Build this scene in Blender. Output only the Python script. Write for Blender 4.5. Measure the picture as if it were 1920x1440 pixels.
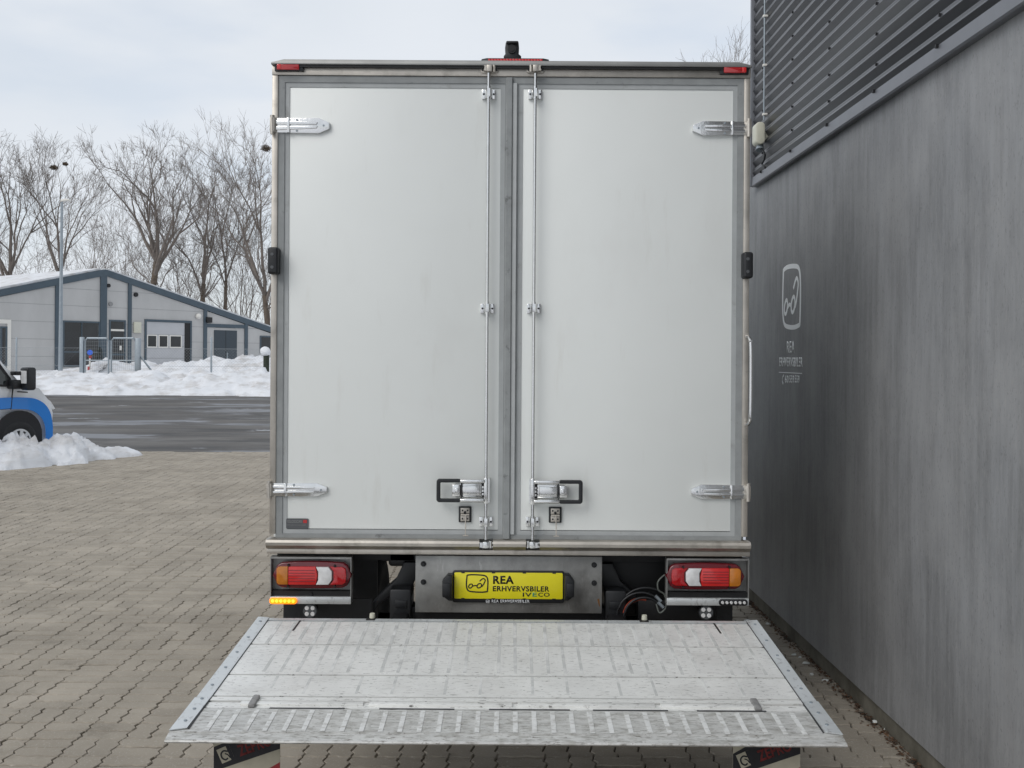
import bpy, bmesh, math, random
from mathutils import Vector, Matrix, Euler, noise
R = math.radians
random.seed(7)
for o in list(bpy.data.objects): bpy.data.objects.remove(o)
SC = bpy.context.scene
COL = SC.collection

# ------------------------------------------------------------------ camera
CAMH, F = 1.85, 2000.0                      # camera height, focal length in px of a 1920 wide picture
ROLL = 0.0066
cd = bpy.data.cameras.new('camera'); cam = bpy.data.objects.new('camera', cd); COL.objects.link(cam)
cd.sensor_fit = 'HORIZONTAL'; cd.sensor_width = 36; cd.lens = F / 1920 * 36
cd.shift_y = -48 / 1920; cd.clip_start = 0.05; cd.clip_end = 5000
cam.matrix_world = Matrix.Translation((0, 0, CAMH)) @ Euler((R(90), 0, 0)).to_matrix().to_4x4() @ Matrix.Rotation(ROLL, 4, 'Z')
SC.camera = cam

# ------------------------------------------------------------------ world, sun, exposure
SUN_EL, SUN_AZ = R(40), R(222)              # azimuth measured clockwise from +Y
w = bpy.data.worlds.new('World'); SC.world = w; w.use_nodes = True
nt = w.node_tree; nt.nodes.clear()
def wn(t, **k):
    n = nt.nodes.new(t)
    for a, b in k.items(): setattr(n, a, b)
    return n
out = wn('ShaderNodeOutputWorld'); sky = wn('ShaderNodeTexSky', sky_type='NISHITA')
sky.sun_disc = False; sky.sun_elevation = SUN_EL; sky.sun_rotation = SUN_AZ; sky.air_density = 1.0; sky.dust_density = 1.5
bg1 = wn('ShaderNodeBackground'); bg1.inputs[1].default_value = 0.13
bg2 = wn('ShaderNodeBackground'); bg2.inputs[1].default_value = 1.0
mx = wn('ShaderNodeMixShader')
tc = wn('ShaderNodeTexCoord'); mp = wn('ShaderNodeMapping'); mp.inputs['Scale'].default_value = (1.0, 1.0, 3.2)
n1 = wn('ShaderNodeTexNoise'); n1.inputs['Scale'].default_value = 2.3; n1.inputs['Detail'].default_value = 6; n1.inputs['Roughness'].default_value = 0.5; n1.inputs['Distortion'].default_value = 0.35
r1 = wn('ShaderNodeValToRGB')
r1.color_ramp.elements[0].position = 0.30; r1.color_ramp.elements[0].color = (0.595, 0.635, 0.685, 1)
r1.color_ramp.elements[1].position = 0.68; r1.color_ramp.elements[1].color = (0.66, 0.69, 0.732, 1)
n2 = wn('ShaderNodeTexNoise'); n2.inputs['Scale'].default_value = 4.5; n2.inputs['Detail'].default_value = 4
r2 = wn('ShaderNodeValToRGB')
r2.color_ramp.elements[0].position = 0.36; r2.color_ramp.elements[0].color = (0.80, 0.80, 0.80, 1)
r2.color_ramp.elements[1].position = 0.55; r2.color_ramp.elements[1].color = (0.97, 0.97, 0.97, 1)
L = nt.links.new
L(tc.outputs['Generated'], mp.inputs[0]); L(mp.outputs[0], n1.inputs[0]); L(mp.outputs[0], n2.inputs[0])
L(n1.outputs['Fac'], r1.inputs[0]); L(n2.outputs['Fac'], r2.inputs[0])
L(sky.outputs[0], bg1.inputs[0]); L(r1.outputs[0], bg2.inputs[0])
L(r2.outputs[0], mx.inputs[0]); L(bg1.outputs[0], mx.inputs[1]); L(bg2.outputs[0], mx.inputs[2]); L(mx.outputs[0], out.inputs[0])

sd = bpy.data.lights.new('sun', 'SUN'); sun = bpy.data.objects.new('sun', sd); COL.objects.link(sun)
sd.energy = 1.0; sd.angle = R(35); sd.color = (1.0, 0.97, 0.93)
sdir = Vector((math.sin(SUN_AZ) * math.cos(SUN_EL), math.cos(SUN_AZ) * math.cos(SUN_EL), math.sin(SUN_EL)))
sun.rotation_euler = sdir.to_track_quat('Z', 'Y').to_euler(); sun.location = (-12, -14, 25)
SC.view_settings.view_transform = 'Standard'; SC.view_settings.look = 'None'
SC.view_settings.exposure = 0.30; SC.view_settings.gamma = 1.0; SC.view_settings.use_curve_mapping = False

# ------------------------------------------------------------------ pixel helpers (1920 x 1440 picture -> metres)
def unroll(u, v):
    du, dv = u - 960, v - 672
    return du + ROLL * dv, dv - ROLL * du
def at(u, v, Y):
    x, y = unroll(u, v); return Vector((x * Y / F, Y, CAMH - y * Y / F))
def ground_at(u, v, z=0.0):
    x, y = unroll(u, v); Y = F * (CAMH - z) / y
    return Vector((x * Y / F, Y, z))

# ------------------------------------------------------------------ materials
MATS = {}
def material(name, col, rough=0.5, metal=0.0, var=0.0, scale=8.0, stretch=(1, 1, 1), bump=0.0, bscale=60.0, spec=0.5,
             col2=None, lo=0.35, hi=0.65, emit=None, estr=0.0, coat=0.0, detail=6, rvar=0.0, trans=0.0, islands=0.0, coords='Object'):
    m = bpy.data.materials.new(name); m.use_nodes = True; MATS[name] = m
    t = m.node_tree; b = t.nodes['Principled BSDF']
    b.inputs['Base Color'].default_value = (*col, 1); b.inputs['Roughness'].default_value = rough; b.inputs['Metallic'].default_value = metal
    b.inputs['Specular IOR Level'].default_value = spec; b.inputs['Coat Weight'].default_value = coat; b.inputs['Transmission Weight'].default_value = trans
    if emit: b.inputs['Emission Color'].default_value = (*emit, 1); b.inputs['Emission Strength'].default_value = estr
    N = t.nodes.new; K = t.links.new
    co = N('ShaderNodeTexCoord'); mpn = N('ShaderNodeMapping'); mpn.inputs['Scale'].default_value = stretch
    K(N('ShaderNodeNewGeometry').outputs['Position'] if coords == 'World' else co.outputs[coords], mpn.inputs[0])
    last = None
    if col2 or var:
        nz = N('ShaderNodeTexNoise'); nz.inputs['Scale'].default_value = scale; nz.inputs['Detail'].default_value = detail; nz.inputs['Roughness'].default_value = 0.62
        K(mpn.outputs[0], nz.inputs[0])
        rp = N('ShaderNodeValToRGB'); K(nz.outputs['Fac'], rp.inputs[0])
        c2 = col2 if col2 else tuple(min(1, c * (1 + var)) for c in col); c1 = col if col2 else tuple(c * (1 - var) for c in col)
        rp.color_ramp.elements[0].position = lo; rp.color_ramp.elements[0].color = (*c1, 1)
        rp.color_ramp.elements[1].position = hi; rp.color_ramp.elements[1].color = (*c2, 1)
        last = rp.outputs[0]
        if rvar:
            mr = N('ShaderNodeMapRange'); mr.inputs['To Min'].default_value = rough - rvar; mr.inputs['To Max'].default_value = rough + rvar
            K(nz.outputs['Fac'], mr.inputs[0]); K(mr.outputs[0], b.inputs['Roughness'])
    if islands:
        g = N('ShaderNodeNewGeometry'); oi = N('ShaderNodeObjectInfo'); ad = N('ShaderNodeMath'); ad.operation = 'ADD'
        fr = N('ShaderNodeMath'); fr.operation = 'FRACT'
        K(g.outputs['Random Per Island'], ad.inputs[0]); K(oi.outputs['Random'], ad.inputs[1]); K(ad.outputs[0], fr.inputs[0])
        mr = N('ShaderNodeMapRange'); mr.inputs['To Min'].default_value = 1 - islands; mr.inputs['To Max'].default_value = 1 + islands
        K(fr.outputs[0], mr.inputs[0])
        hs = N('ShaderNodeHueSaturation'); K(mr.outputs[0], hs.inputs['Value'])
        if last: K(last, hs.inputs['Color'])
        else: hs.inputs['Color'].default_value = (*col, 1)
        last = hs.outputs[0]
    if last: K(last, b.inputs['Base Color'])
    if bump:
        nb = N('ShaderNodeTexNoise'); nb.inputs['Scale'].default_value = bscale; nb.inputs['Detail'].default_value = 4
        K(mpn.outputs[0], nb.inputs[0]); bp = N('ShaderNodeBump'); bp.inputs['Strength'].default_value = bump; bp.inputs['Distance'].default_value = 0.01
        K(nb.outputs['Fac'], bp.inputs['Height']); K(bp.outputs[0], b.inputs['Normal'])
    return m
def overlay(m, col, scale, lo, hi, stretch=(1, 1, 1), fac=1.0, coords='Object', detail=5):
    """second layer of dirt / wear / painted sheen with a shape of its own, over the base colour"""
    t = m.node_tree; b = t.nodes['Principled BSDF']; N = t.nodes.new; K = t.links.new
    co = N('ShaderNodeTexCoord'); mpn = N('ShaderNodeMapping'); mpn.inputs['Scale'].default_value = stretch
    K(N('ShaderNodeNewGeometry').outputs['Position'] if coords == 'World' else co.outputs[coords], mpn.inputs[0])
    nz = N('ShaderNodeTexNoise'); nz.inputs['Scale'].default_value = scale; nz.inputs['Detail'].default_value = detail; nz.inputs['Roughness'].default_value = 0.65
    K(mpn.outputs[0], nz.inputs[0]); mr = N('ShaderNodeMapRange'); mr.inputs['From Min'].default_value = lo; mr.inputs['From Max'].default_value = hi
    mr.inputs['To Max'].default_value = fac; K(nz.outputs['Fac'], mr.inputs[0])
    mixn = N('ShaderNodeMix'); mixn.data_type = 'RGBA'; mixn.inputs[7].default_value = (*col, 1)
    li = b.inputs['Base Color'].links
    if li: K(li[0].from_socket, mixn.inputs[6])
    else: mixn.inputs[6].default_value = b.inputs['Base Color'].default_value
    K(mr.outputs[0], mixn.inputs[0]); K(mixn.outputs[2], b.inputs['Base Color'])
    return m

white = material('door white', (0.755, 0.775, 0.755), 0.34, var=0.015, scale=1.4, detail=3, bump=0.02, bscale=3)
overlay(white, (0.52, 0.50, 0.45), 9, 0.60, 0.80, (1, 1, .16), 0.30); overlay(white, (0.60, 0.59, 0.56), 2.2, 0.55, 0.75, (1, 1, .5), 0.20)
stainless = material('brushed stainless', (0.50, 0.468, 0.42), 0.46, 0.85, var=0.16, scale=5, stretch=(1, 1, 1), rvar=0.14, bump=0.05, bscale=25)
overlay(stainless, (0.20, 0.18, 0.15), 9, 0.56, 0.80, (1, 1, 1), 0.75)
polished = material('polished steel', (0.74, 0.74, 0.73), 0.16, 1.0, var=0.05, scale=30, bump=0.05, bscale=120)
seal = material('grey rubber seal', (0.265, 0.277, 0.277), 0.6, var=0.10, scale=12)
overlay(seal, (0.06, 0.06, 0.06), 14, 0.62, 0.72, (1, 1, 1), 0.7)
seal2 = material('light grey seal lip', (0.38, 0.395, 0.395), 0.5, var=0.06, scale=10)
overlay(seal2, (0.15, 0.14, 0.12), 11, 0.60, 0.80, (1, 1, 1), 0.6)
black = material('black plastic', (0.011, 0.012, 0.014), 0.45, var=0.15, scale=30)
blackm = material('black chassis paint', (0.006, 0.006, 0.007), 0.55, var=0.3, scale=12)
tyre = material('tyre rubber', (0.014, 0.014, 0.015), 0.75, var=0.2, scale=20, bump=0.2)
galv = material('galvanised plate', (0.30, 0.30, 0.29), 0.42, 0.55, var=0.20, scale=7, rvar=0.08, bump=0.04, bscale=40)
overlay(galv, (0.16, 0.155, 0.15), 6, 0.52, 0.66, (1, 1, .6), 0.7); overlay(galv, (0.45, 0.45, 0.44), 55, 0.62, 0.70, (1, 1, .2), 0.5)
alu = material('worn aluminium deck', (0.80, 0.80, 0.775), 0.44, 0.25, var=0.06, scale=5, rvar=0.1, bump=0.05, bscale=70)
overlay(alu, (0.58, 0.57, 0.54), 5, 0.52, 0.68, (1.0, 1.6, 1), 0.35); overlay(alu, (0.30, 0.29, 0.27), 30, 0.575, 0.63, (.8, 3.0, 1), 0.42, detail=4); overlay(alu, (0.14, 0.13, 0.12), 42, 0.62, 0.66, (.7, 2.6, 1), 0.85, detail=3)
alu2 = material('scuffed aluminium tip', (0.60, 0.60, 0.58), 0.46, 0.25, var=0.10, scale=12, stretch=(.35, 3, 1), rvar=0.1, bump=0.06, bscale=80)
overlay(alu2, (0.34, 0.33, 0.30), 16, 0.47, 0.64, (1, 2.2, 1), 0.7); overlay(alu2, (0.22, 0.21, 0.19), 40, 0.54, 0.63, (.6, 3.0, 1), 0.7); overlay(alu2, (0.12, 0.10, 0.08), 55, 0.60, 0.65, (.7, 2.0, 1), 0.8)
alurail = material('aluminium edge rail', (0.66, 0.685, 0.69), 0.38, 0.45, var=0.05, scale=8, rvar=0.08)
overlay(alurail, (0.36, 0.36, 0.36), 25, 0.56, 0.66, (2, 1, 1), 0.6)
strip_m = material('worn anti slip strip', (0.555, 0.56, 0.545), 0.6, 0.1, var=0.12, scale=14, coords='World')
overlay(strip_m, (0.74, 0.74, 0.72), 7, 0.47, 0.60, (1, 1, 1), 0.9, 'World')
rail_dark = material('weathered spring steel', (0.28, 0.275, 0.27), 0.55, 0.3, var=0.2, scale=40)
strip_l = material('bright anti slip strip', (0.74, 0.745, 0.73), 0.55, 0.15, var=0.08, scale=20, coords='World')
overlay(strip_l, (0.45, 0.44, 0.41), 25, 0.48, 0.64, (1, 2, 1), 0.85, 'World')
gutter_m = material('weathered gutter', (0.30, 0.30, 0.29), 0.5, 0.6, var=0.1, scale=6)
redlens = material('red lens', (0.42, 0.008, 0.012), 0.18, spec=0.6, coat=0.6, var=0.12, scale=40, stretch=(1, 1, 5))
redlens2 = material('bright red lens', (0.60, 0.02, 0.02), 0.18, coat=0.6)
darkred = material('dark red lamp rim', (0.12, 0.006, 0.012), 0.2, coat=0.5)
amber = material('amber lens', (0.52, 0.17, 0.012), 0.2, coat=0.6, var=0.1, scale=30)
clear = material('clear lamp lens', (0.72, 0.72, 0.72), 0.12, coat=0.8, var=0.08, scale=40)
amber_on = material('lit amber led', (1.0, 0.35, 0.02), 0.3, emit=(1.0, 0.17, 0.002), estr=1.4)
amber_core = material('lit amber led core', (1.0, 0.6, 0.1), 0.3, emit=(1.0, 0.36, 0.012), estr=1.9)
yellow = material('yellow plate', (0.82, 0.73, 0.012), 0.35, coat=0.2, var=0.03, scale=5)
ink = material('black ink', (0.012, 0.012, 0.012), 0.5)
white_ink = material('white lettering', (0.78, 0.80, 0.82), 0.5)
greenink = material('green lettering', (0.05, 0.33, 0.20), 0.4)
wall_ink = material('silver white wall lettering', (0.90, 0.92, 0.93), 0.45)
flag_black = material('black flag cloth', (0.014, 0.014, 0.018), 0.6, var=0.2, scale=20)
flag_cream = material('cream flag cloth', (0.46, 0.43, 0.34), 0.7, var=0.10, scale=14)
flag_red = material('red flag cloth', (0.30, 0.025, 0.03), 0.6, var=0.1, scale=14)
faded_red = material('faded red lettering', (0.16, 0.02, 0.02), 0.7, var=0.35, scale=30)
labelgrey = material('grey label', (0.085, 0.09, 0.095), 0.4)
labeltext = material('label lettering', (0.25, 0.25, 0.25), 0.4)
hose_red = material('orange red hose', (0.30, 0.045, 0.02), 0.5)
hose_grey = material('grey cable', (0.11, 0.12, 0.11), 0.5)
paver_m = material('concrete paver', (0.335, 0.298, 0.246), 0.86, spec=0.25, var=0.10, scale=2.2, bump=0.35, bscale=220, islands=0.085, coords='World', detail=8)
overlay(paver_m, (0.225, 0.198, 0.160), 0.9, 0.47, 0.66, (1, 1, 1), 0.55, 'World', detail=8)
overlay(paver_m, (0.17, 0.15, 0.12), 3.3, 0.57, 0.70, (1, 1, 1), 0.55, 'World', detail=7)
overlay(paver_m, (0.50, 0.47, 0.42), 90, 0.61, 0.66, (1, 1, 1), 0.5, 'World', detail=2)
joint_m = material('joint sand', (0.060, 0.052, 0.042), 0.95, var=0.3, scale=9)
asphalt_m = material('wet patched asphalt with painted sheen', (0.062, 0.056, 0.050), 0.60, spec=0.4, var=0.30, scale=0.5, stretch=(.45, 1, 1), rvar=0.22, bump=0.15, bscale=60)
overlay(asphalt_m, (0.125, 0.118, 0.108), 0.42, 0.46, 0.62, (.5, 1, 1), 0.75)
overlay(asphalt_m, (0.026, 0.025, 0.024), 0.9, 0.50, 0.60, (.35, 1, 1), 0.8)
overlay(asphalt_m, (0.22, 0.23, 0.25), 0.33, 0.545, 0.60, (.45, 1, 1), 0.75)  # pale bluish wet streaks, their sky reflection painted into the colour
overlay(asphalt_m, (0.58, 0.60, 0.64), 0.9, 0.655, 0.68, (.4, 1, 1), 0.9)
snow_m = material('old snow', (0.70, 0.712, 0.735), 0.7, spec=0.3, var=0.03, scale=1.2, bump=0.9, bscale=7)
overlay(snow_m, (0.40, 0.37, 0.34), 1.0, 0.47, 0.66, (1, 1, 3.5), 0.6); overlay(snow_m, (0.40, 0.37, 0.34), 9, 0.62, 0.72, (1, 1, 1), 0.5)
ground_m = material('snowy ground', (0.80, 0.81, 0.84), 0.8, col2=(0.62, 0.62, 0.63), scale=0.05, lo=.4, hi=.75)
cement = material('fibre cement panel', (0.225, 0.229, 0.234), 0.58, spec=0.35, var=0.13, scale=22, stretch=(1, 1.0, .07), detail=9, bump=0.14, bscale=45, rvar=0.10)
overlay(cement, (0.39, 0.398, 0.41), 4.0, 0.46, 0.72, (1, 1, .22), 0.50, detail=9); overlay(cement, (0.135, 0.135, 0.138), 8, 0.54, 0.72, (1, 1, .09), 0.50, detail=9)
overlay(cement, (0.36, 0.36, 0.36), 1.6, 0.44, 0.66, (1, 1, 1.0), 0.45, detail=9); overlay(cement, (0.33, 0.32, 0.31), 60, 0.53, 0.64, (1, 1, .35), 0.30, detail=6)
overlay(cement, (0.10, 0.10, 0.102), 85, 0.59, 0.66, (1, 1, .5), 0.35, detail=4)
clad = material('dark coated steel sheet', (0.026, 0.027, 0.031), 0.28, 0.0, spec=0.8, var=0.06, scale=3)
flash = material('grey coated flashing', (0.16, 0.165, 0.18), 0.36, 0.3, var=0.07, scale=5)
plinth_m = material('mossy concrete plinth', (0.20, 0.188, 0.155), 0.9, col2=(0.085, 0.08, 0.06), scale=3.5, bump=0.3, bscale=50)
cream = material('cream plastic', (0.58, 0.57, 0.47), 0.45, var=0.05)
bark = material('grey brown bark', (0.105, 0.082, 0.062), 0.9, var=0.25, scale=3)
twig = material('twig bark', (0.155, 0.132, 0.115), 0.9, var=0.2, scale=2)
nest_m = material('twig nest', (0.085, 0.062, 0.04), 0.95, var=0.4, scale=8)
conc = material('pale grey wall panel', (0.47, 0.465, 0.455), 0.75, var=0.07, scale=0.5, stretch=(1, 1, .5), detail=7)
overlay(conc, (0.40, 0.39, 0.37), 0.8, 0.55, 0.75, (1, 1, .3), 0.5)
teal = material('slate blue trim', (0.055, 0.082, 0.105), 0.45, var=0.08, scale=2)
darkgl = material('dark window glass', (0.016, 0.018, 0.02), 0.06, spec=0.6, var=0.4, scale=0.6)
doorgrey = material('grey sectional door', (0.46, 0.465, 0.48), 0.5, var=0.04, scale=1)
doordark = material('dark slate door', (0.035, 0.05, 0.064), 0.45, var=0.05)
whitepaint = material('white frame paint', (0.72, 0.70, 0.65), 0.5)
galvpole = material('galvanised pole', (0.30, 0.34, 0.37), 0.45, 0.5, var=0.08)
wire = material('fence wire', (0.34, 0.36, 0.37), 0.5, 0.4)
vanwhite = material('white van paint', (0.78, 0.80, 0.82), 0.22, coat=0.7)
vanblue = material('blue van stripe', (0.0, 0.19, 0.62), 0.3, coat=0.4)
glassgreen = material('tinted car glass', (0.02, 0.028, 0.028), 0.04, spec=0.7)
headlining = material('dark van cabin', (0.02, 0.02, 0.022), 0.8)
rimsilver = material('silver wheel cover', (0.60, 0.61, 0.62), 0.3, 0.5)
blue_on = material('blue signal', (0.03, 0.14, 0.75), 0.4)
redpaint = material('red paint', (0.45, 0.03, 0.03), 0.5)
evergreen = material('evergreen needles', (0.022, 0.03, 0.018), 0.8, var=0.4, scale=10)
leaf_m = material('dead leaves', (0.10, 0.055, 0.03), 0.9, var=0.4, scale=30, islands=0.4)
ice_m = material('dirty ice', (0.62, 0.64, 0.62), 0.35, var=0.1, scale=20)
rust = material('rust', (0.20, 0.09, 0.03), 0.9, var=0.3, scale=30)

# ------------------------------------------------------------------ mesh helpers
def bm_new(): return bmesh.new()
def add_box(bm, x0, x1, y0, y1, z0, z1, bevel=0.0, seg=2):
    r = bmesh.ops.create_cube(bm, size=1.0, matrix=Matrix.Translation(((x0 + x1) / 2, (y0 + y1) / 2, (z0 + z1) / 2)) @ Matrix.Diagonal((abs(x1 - x0), abs(y1 - y0), abs(z1 - z0), 1)))
    if bevel:
        es = list({e for v in r['verts'] for e in v.link_edges})
        r2_ = bmesh.ops.bevel(bm, geom=es, offset=bevel, segments=seg, affect='EDGES', profile=0.5)
        return r2_['verts']
    return r['verts']
def add_cyl(bm, p0, p1, r0, r1=None, n=16):
    p0 = Vector(p0); p1 = Vector(p1); d = p1 - p0
    m = Matrix.Translation((p0 + p1) / 2) @ d.to_track_quat('Z', 'Y').to_matrix().to_4x4()
    return bmesh.ops.create_cone(bm, cap_ends=True, segments=n, radius1=r0, radius2=r0 if r1 is None else r1, depth=d.length, matrix=m)['verts']
def add_prism(bm, pts, axis, a, b, bevel=0.0):
    """polygon pts in the plane across axis ('x': (y,z), 'y': (x,z), 'z': (x,y)), from a to b"""
    def P(p, t):
        return {'x': (t, p[0], p[1]), 'y': (p[0], t, p[1]), 'z': (p[0], p[1], t)}[axis]
    va = [bm.verts.new(P(p, a)) for p in pts]; vb = [bm.verts.new(P(p, b)) for p in pts]
    fs = [bm.faces.new(va), bm.faces.new(vb[::-1])]
    n = len(pts)
    for i in range(n): fs.append(bm.faces.new((va[i], vb[i], vb[(i + 1) % n], va[(i + 1) % n])))
    bmesh.ops.recalc_face_normals(bm, faces=fs)
    if bevel:
        es = [e for e in set(e for f in fs[:2] for e in f.edges)]
        bmesh.ops.bevel(bm, geom=es, offset=bevel, segments=2, affect='EDGES', profile=0.5)
    return va + vb
def add_tube(bm, pts, r, n=8, caps=True):
    pts = [Vector(p) for p in pts]; rings = []
    up = Vector((0, 0, 1))
    for i, p in enumerate(pts):
        d = (pts[min(i + 1, len(pts) - 1)] - pts[max(i - 1, 0)]).normalized()
        a = d.cross(up if abs(d.dot(up)) < 0.95 else Vector((0, 1, 0))).normalized(); b = d.cross(a).normalized()
        rr = r[i] if isinstance(r, (list, tuple)) else r
        rings.append([bm.verts.new(p + (a * math.cos(t) + b * math.sin(t)) * rr) for t in [2 * math.pi * k / n for k in range(n)]])
    fs = []
    for i in range(len(rings) - 1):
        for k in range(n): fs.append(bm.faces.new((rings[i][k], rings[i][(k + 1) % n], rings[i + 1][(k + 1) % n], rings[i + 1][k])))
    if caps: fs.append(bm.faces.new(rings[0][::-1])); fs.append(bm.faces.new(rings[-1]))
    bmesh.ops.recalc_face_normals(bm, faces=fs)
def rrect(x0, x1, z0, z1, r, n=5):
    pts = []
    for cx, cz, a0 in ((x1 - r, z1 - r, 0), (x0 + r, z1 - r, 90), (x0 + r, z0 + r, 180), (x1 - r, z0 + r, 270)):
        for k in range(n + 1):
            a = R(a0 + 90 * k / n); pts.append((cx + r * math.cos(a), cz + r * math.sin(a)))
    return pts
def add_loop_frame(bm, outer, inner, axis, a, b):
    """frame between two outlines with the same number of points"""
    n = len(outer)
    def P(p, t): return {'x': (t, p[0], p[1]), 'y': (p[0], t, p[1]), 'z': (p[0], p[1], t)}[axis]
    o1 = [bm.verts.new(P(p, a)) for p in outer]; i1 = [bm.verts.new(P(p, a)) for p in inner]
    o2 = [bm.verts.new(P(p, b)) for p in outer]; i2 = [bm.verts.new(P(p, b)) for p in inner]
    fs = []
    for k in range(n):
        j = (k + 1) % n
        fs += [bm.faces.new((o1[k], o1[j], i1[j], i1[k])), bm.faces.new((o2[k], i2[k], i2[j], o2[j])),
               bm.faces.new((o1[k], o2[k], o2[j], o1[j])), bm.faces.new((i1[k], i1[j], i2[j], i2[k]))]
    bmesh.ops.recalc_face_normals(bm, faces=fs)
def obj(name, bm, mat, parent=None, smooth=None, loc=None):
    me = bpy.data.meshes.new(name)
    bm.to_mesh(me); bm.free()
    if smooth is not None:
        for p in me.polygons: p.use_smooth = True
        me.set_sharp_from_angle(angle=R(smooth))
    for m in (mat if isinstance(mat, (list, tuple)) else [mat]): me.materials.append(m)
    o = bpy.data.objects.new(name, me); COL.objects.link(o)
    if parent: o.parent = parent
    if loc: o.location = loc
    return o
def part(name, mat, parent, fn, smooth=30, **k):
    bm = bm_new(); fn(bm); return obj(name, bm, mat, parent, smooth, **k)
def box(name, mat, parent, *a, bevel=0.0, seg=2):
    bm = bm_new(); add_box(bm, *a, bevel=bevel, seg=seg); return obj(name, bm, mat, parent, 30)
def empty(name, loc=(0, 0, 0), rz=0.0):
    o = bpy.data.objects.new(name, None); COL.objects.link(o); o.location = loc; o.rotation_euler = (0, 0, rz); o.empty_display_size = 0.2
    return o
def tag(o, label, cat, group=None, kind=None):
    o['label'] = label; o['category'] = cat
    if group: o['group'] = group
    if kind: o['kind'] = kind
    return o
def structure(o): o['kind'] = 'structure'; return o
def copy_tree(o, parent=None):
    c = o.copy(); COL.objects.link(c)
    if parent: c.parent = parent
    for ch in list(o.children): copy_tree(ch, c)
    return c
def from_data(name, vs, fs, mat, parent=None, smooth=None):
    me = bpy.data.meshes.new(name); me.from_pydata(vs, [], fs); me.update()
    if smooth is not None:
        for p in me.polygons: p.use_smooth = True
        me.set_sharp_from_angle(angle=R(smooth))
    me.materials.append(mat)
    o = bpy.data.objects.new(name, me); COL.objects.link(o)
    if parent: o.parent = parent
    return o
def text_mesh(name, s, mat, parent, M, width=None, height=None, bold=0.0, depth=0.0006, space=1.0, shear=0.0):
    """lettering as a thin mesh; M places the text plane (x right, y up, z out); fitted into width x height, origin at lower left"""
    cu = bpy.data.curves.new(name, 'FONT'); cu.body = s; cu.extrude = 0.0; cu.offset = bold; cu.space_character = space; cu.shear = shear; cu.resolution_u = 4
    to = bpy.data.objects.new(name, cu); COL.objects.link(to)
    dg = bpy.context.evaluated_depsgraph_get(); me = bpy.data.meshes.new_from_object(to.evaluated_get(dg))
    bpy.data.objects.remove(to); bpy.data.curves.remove(cu)
    xs = [v.co.x for v in me.vertices]; ys = [v.co.y for v in me.vertices]
    x0, x1, y0, y1 = min(xs), max(xs), min(ys), max(ys)
    sy = height / (y1 - y0) if height else 1.0
    sx = width / (x1 - x0) if width else sy
    if not height: sy = sx
    bm = bm_new(); bm.from_mesh(me); bpy.data.meshes.remove(me)
    for v in bm.verts: v.co = Vector(((v.co.x - x0) * sx, (v.co.y - y0) * sy, 0))
    if depth:
        r = bmesh.ops.extrude_face_region(bm, geom=list(bm.faces))
        for v in [g for g in r['geom'] if isinstance(g, bmesh.types.BMVert)]: v.co.z += depth
        bmesh.ops.recalc_face_normals(bm, faces=list(bm.faces))
    bm.transform(M)
    return obj(name, bm, mat, parent)
def ribbon(bm, pts, w, M, depth=0.0006, closed=False):
    """flat stroke along 2d points, placed by M; w a number or one per point"""
    n = len(pts); P = [Vector((p[0], p[1])) for p in pts]; A = []; B = []
    for i in range(n):
        if closed: d = P[(i + 1) % n] - P[i - 1]
        else: d = P[min(i + 1, n - 1)] - P[max(i - 1, 0)]
        d.normalize(); q = Vector((-d.y, d.x)); ww = (w[i] if isinstance(w, (list, tuple)) else w) / 2
        A.append(P[i] + q * ww); B.append(P[i] - q * ww)
    va = [bm.verts.new(M @ Vector((a.x, a.y, depth))) for a in A]; vb = [bm.verts.new(M @ Vector((b.x, b.y, depth))) for b in B]
    for i in range(n if closed else n - 1):
        j = (i + 1) % n; bm.faces.new((va[i], vb[i], vb[j], va[j]))
def smoothpts(pts, closed=False, k=6):
    n = len(pts); out_ = []
    for i in range(n if closed else n - 1):
        g = lambda j: Vector(pts[j % n] if closed else pts[max(0, min(n - 1, j))])
        p0, p1, p2, p3 = g(i - 1), g(i), g(i + 1), g(i + 2)
        for s in range(k):
            t = s / k
            out_.append(tuple(0.5 * ((2 * p1) + (p2 - p0) * t + (2 * p0 - 5 * p1 + 4 * p2 - p3) * t * t + (3 * p1 - p0 - 3 * p2 + p3) * t ** 3)))
    if not closed: out_.append(tuple(pts[-1]))
    return out_
def car_emblem(bm, M, W, H, wt):
    """line emblem: rounded square outline and a pair of glasses shaped like a little car"""
    sq = smoothpts([(0.03, .97), (0.25, 1.0), (.62, .985), (.88, .93), (.97, .75), (.985, .45), (.96, .05)], k=5)
    sq += smoothpts([(.96, .05), (.70, .02), (.38, .03), (.12, .08), (.02, .24), (0.0, .55), (.03, .97)], k=5)[:-1]
    ribbon(bm, [(x * W, y * H) for x, y in sq], wt, M, closed=True)
    for cx, cy, rx, ry in ((.19, .36, .085, .115), (.59, .38, .10, .125)):
        c = [((cx + rx * math.cos(t) + .03 * math.sin(t)) * W, (cy + ry * math.sin(t)) * H) for t in [2 * math.pi * i / 20 for i in range(20)]]
        ribbon(bm, c, wt * .85, M, closed=True)
    ribbon(bm, [(x * W, y * H) for x, y in smoothpts([(.29, .35), (.38, .39), (.49, .37)])], wt * .85, M)
    ribbon(bm, [(x * W, y * H) for x, y in smoothpts([(.70, .33), (.78, .45), (.86, .68), (.80, .78), (.72, .76), (.60, .63)])], wt * .85, M)

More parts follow.
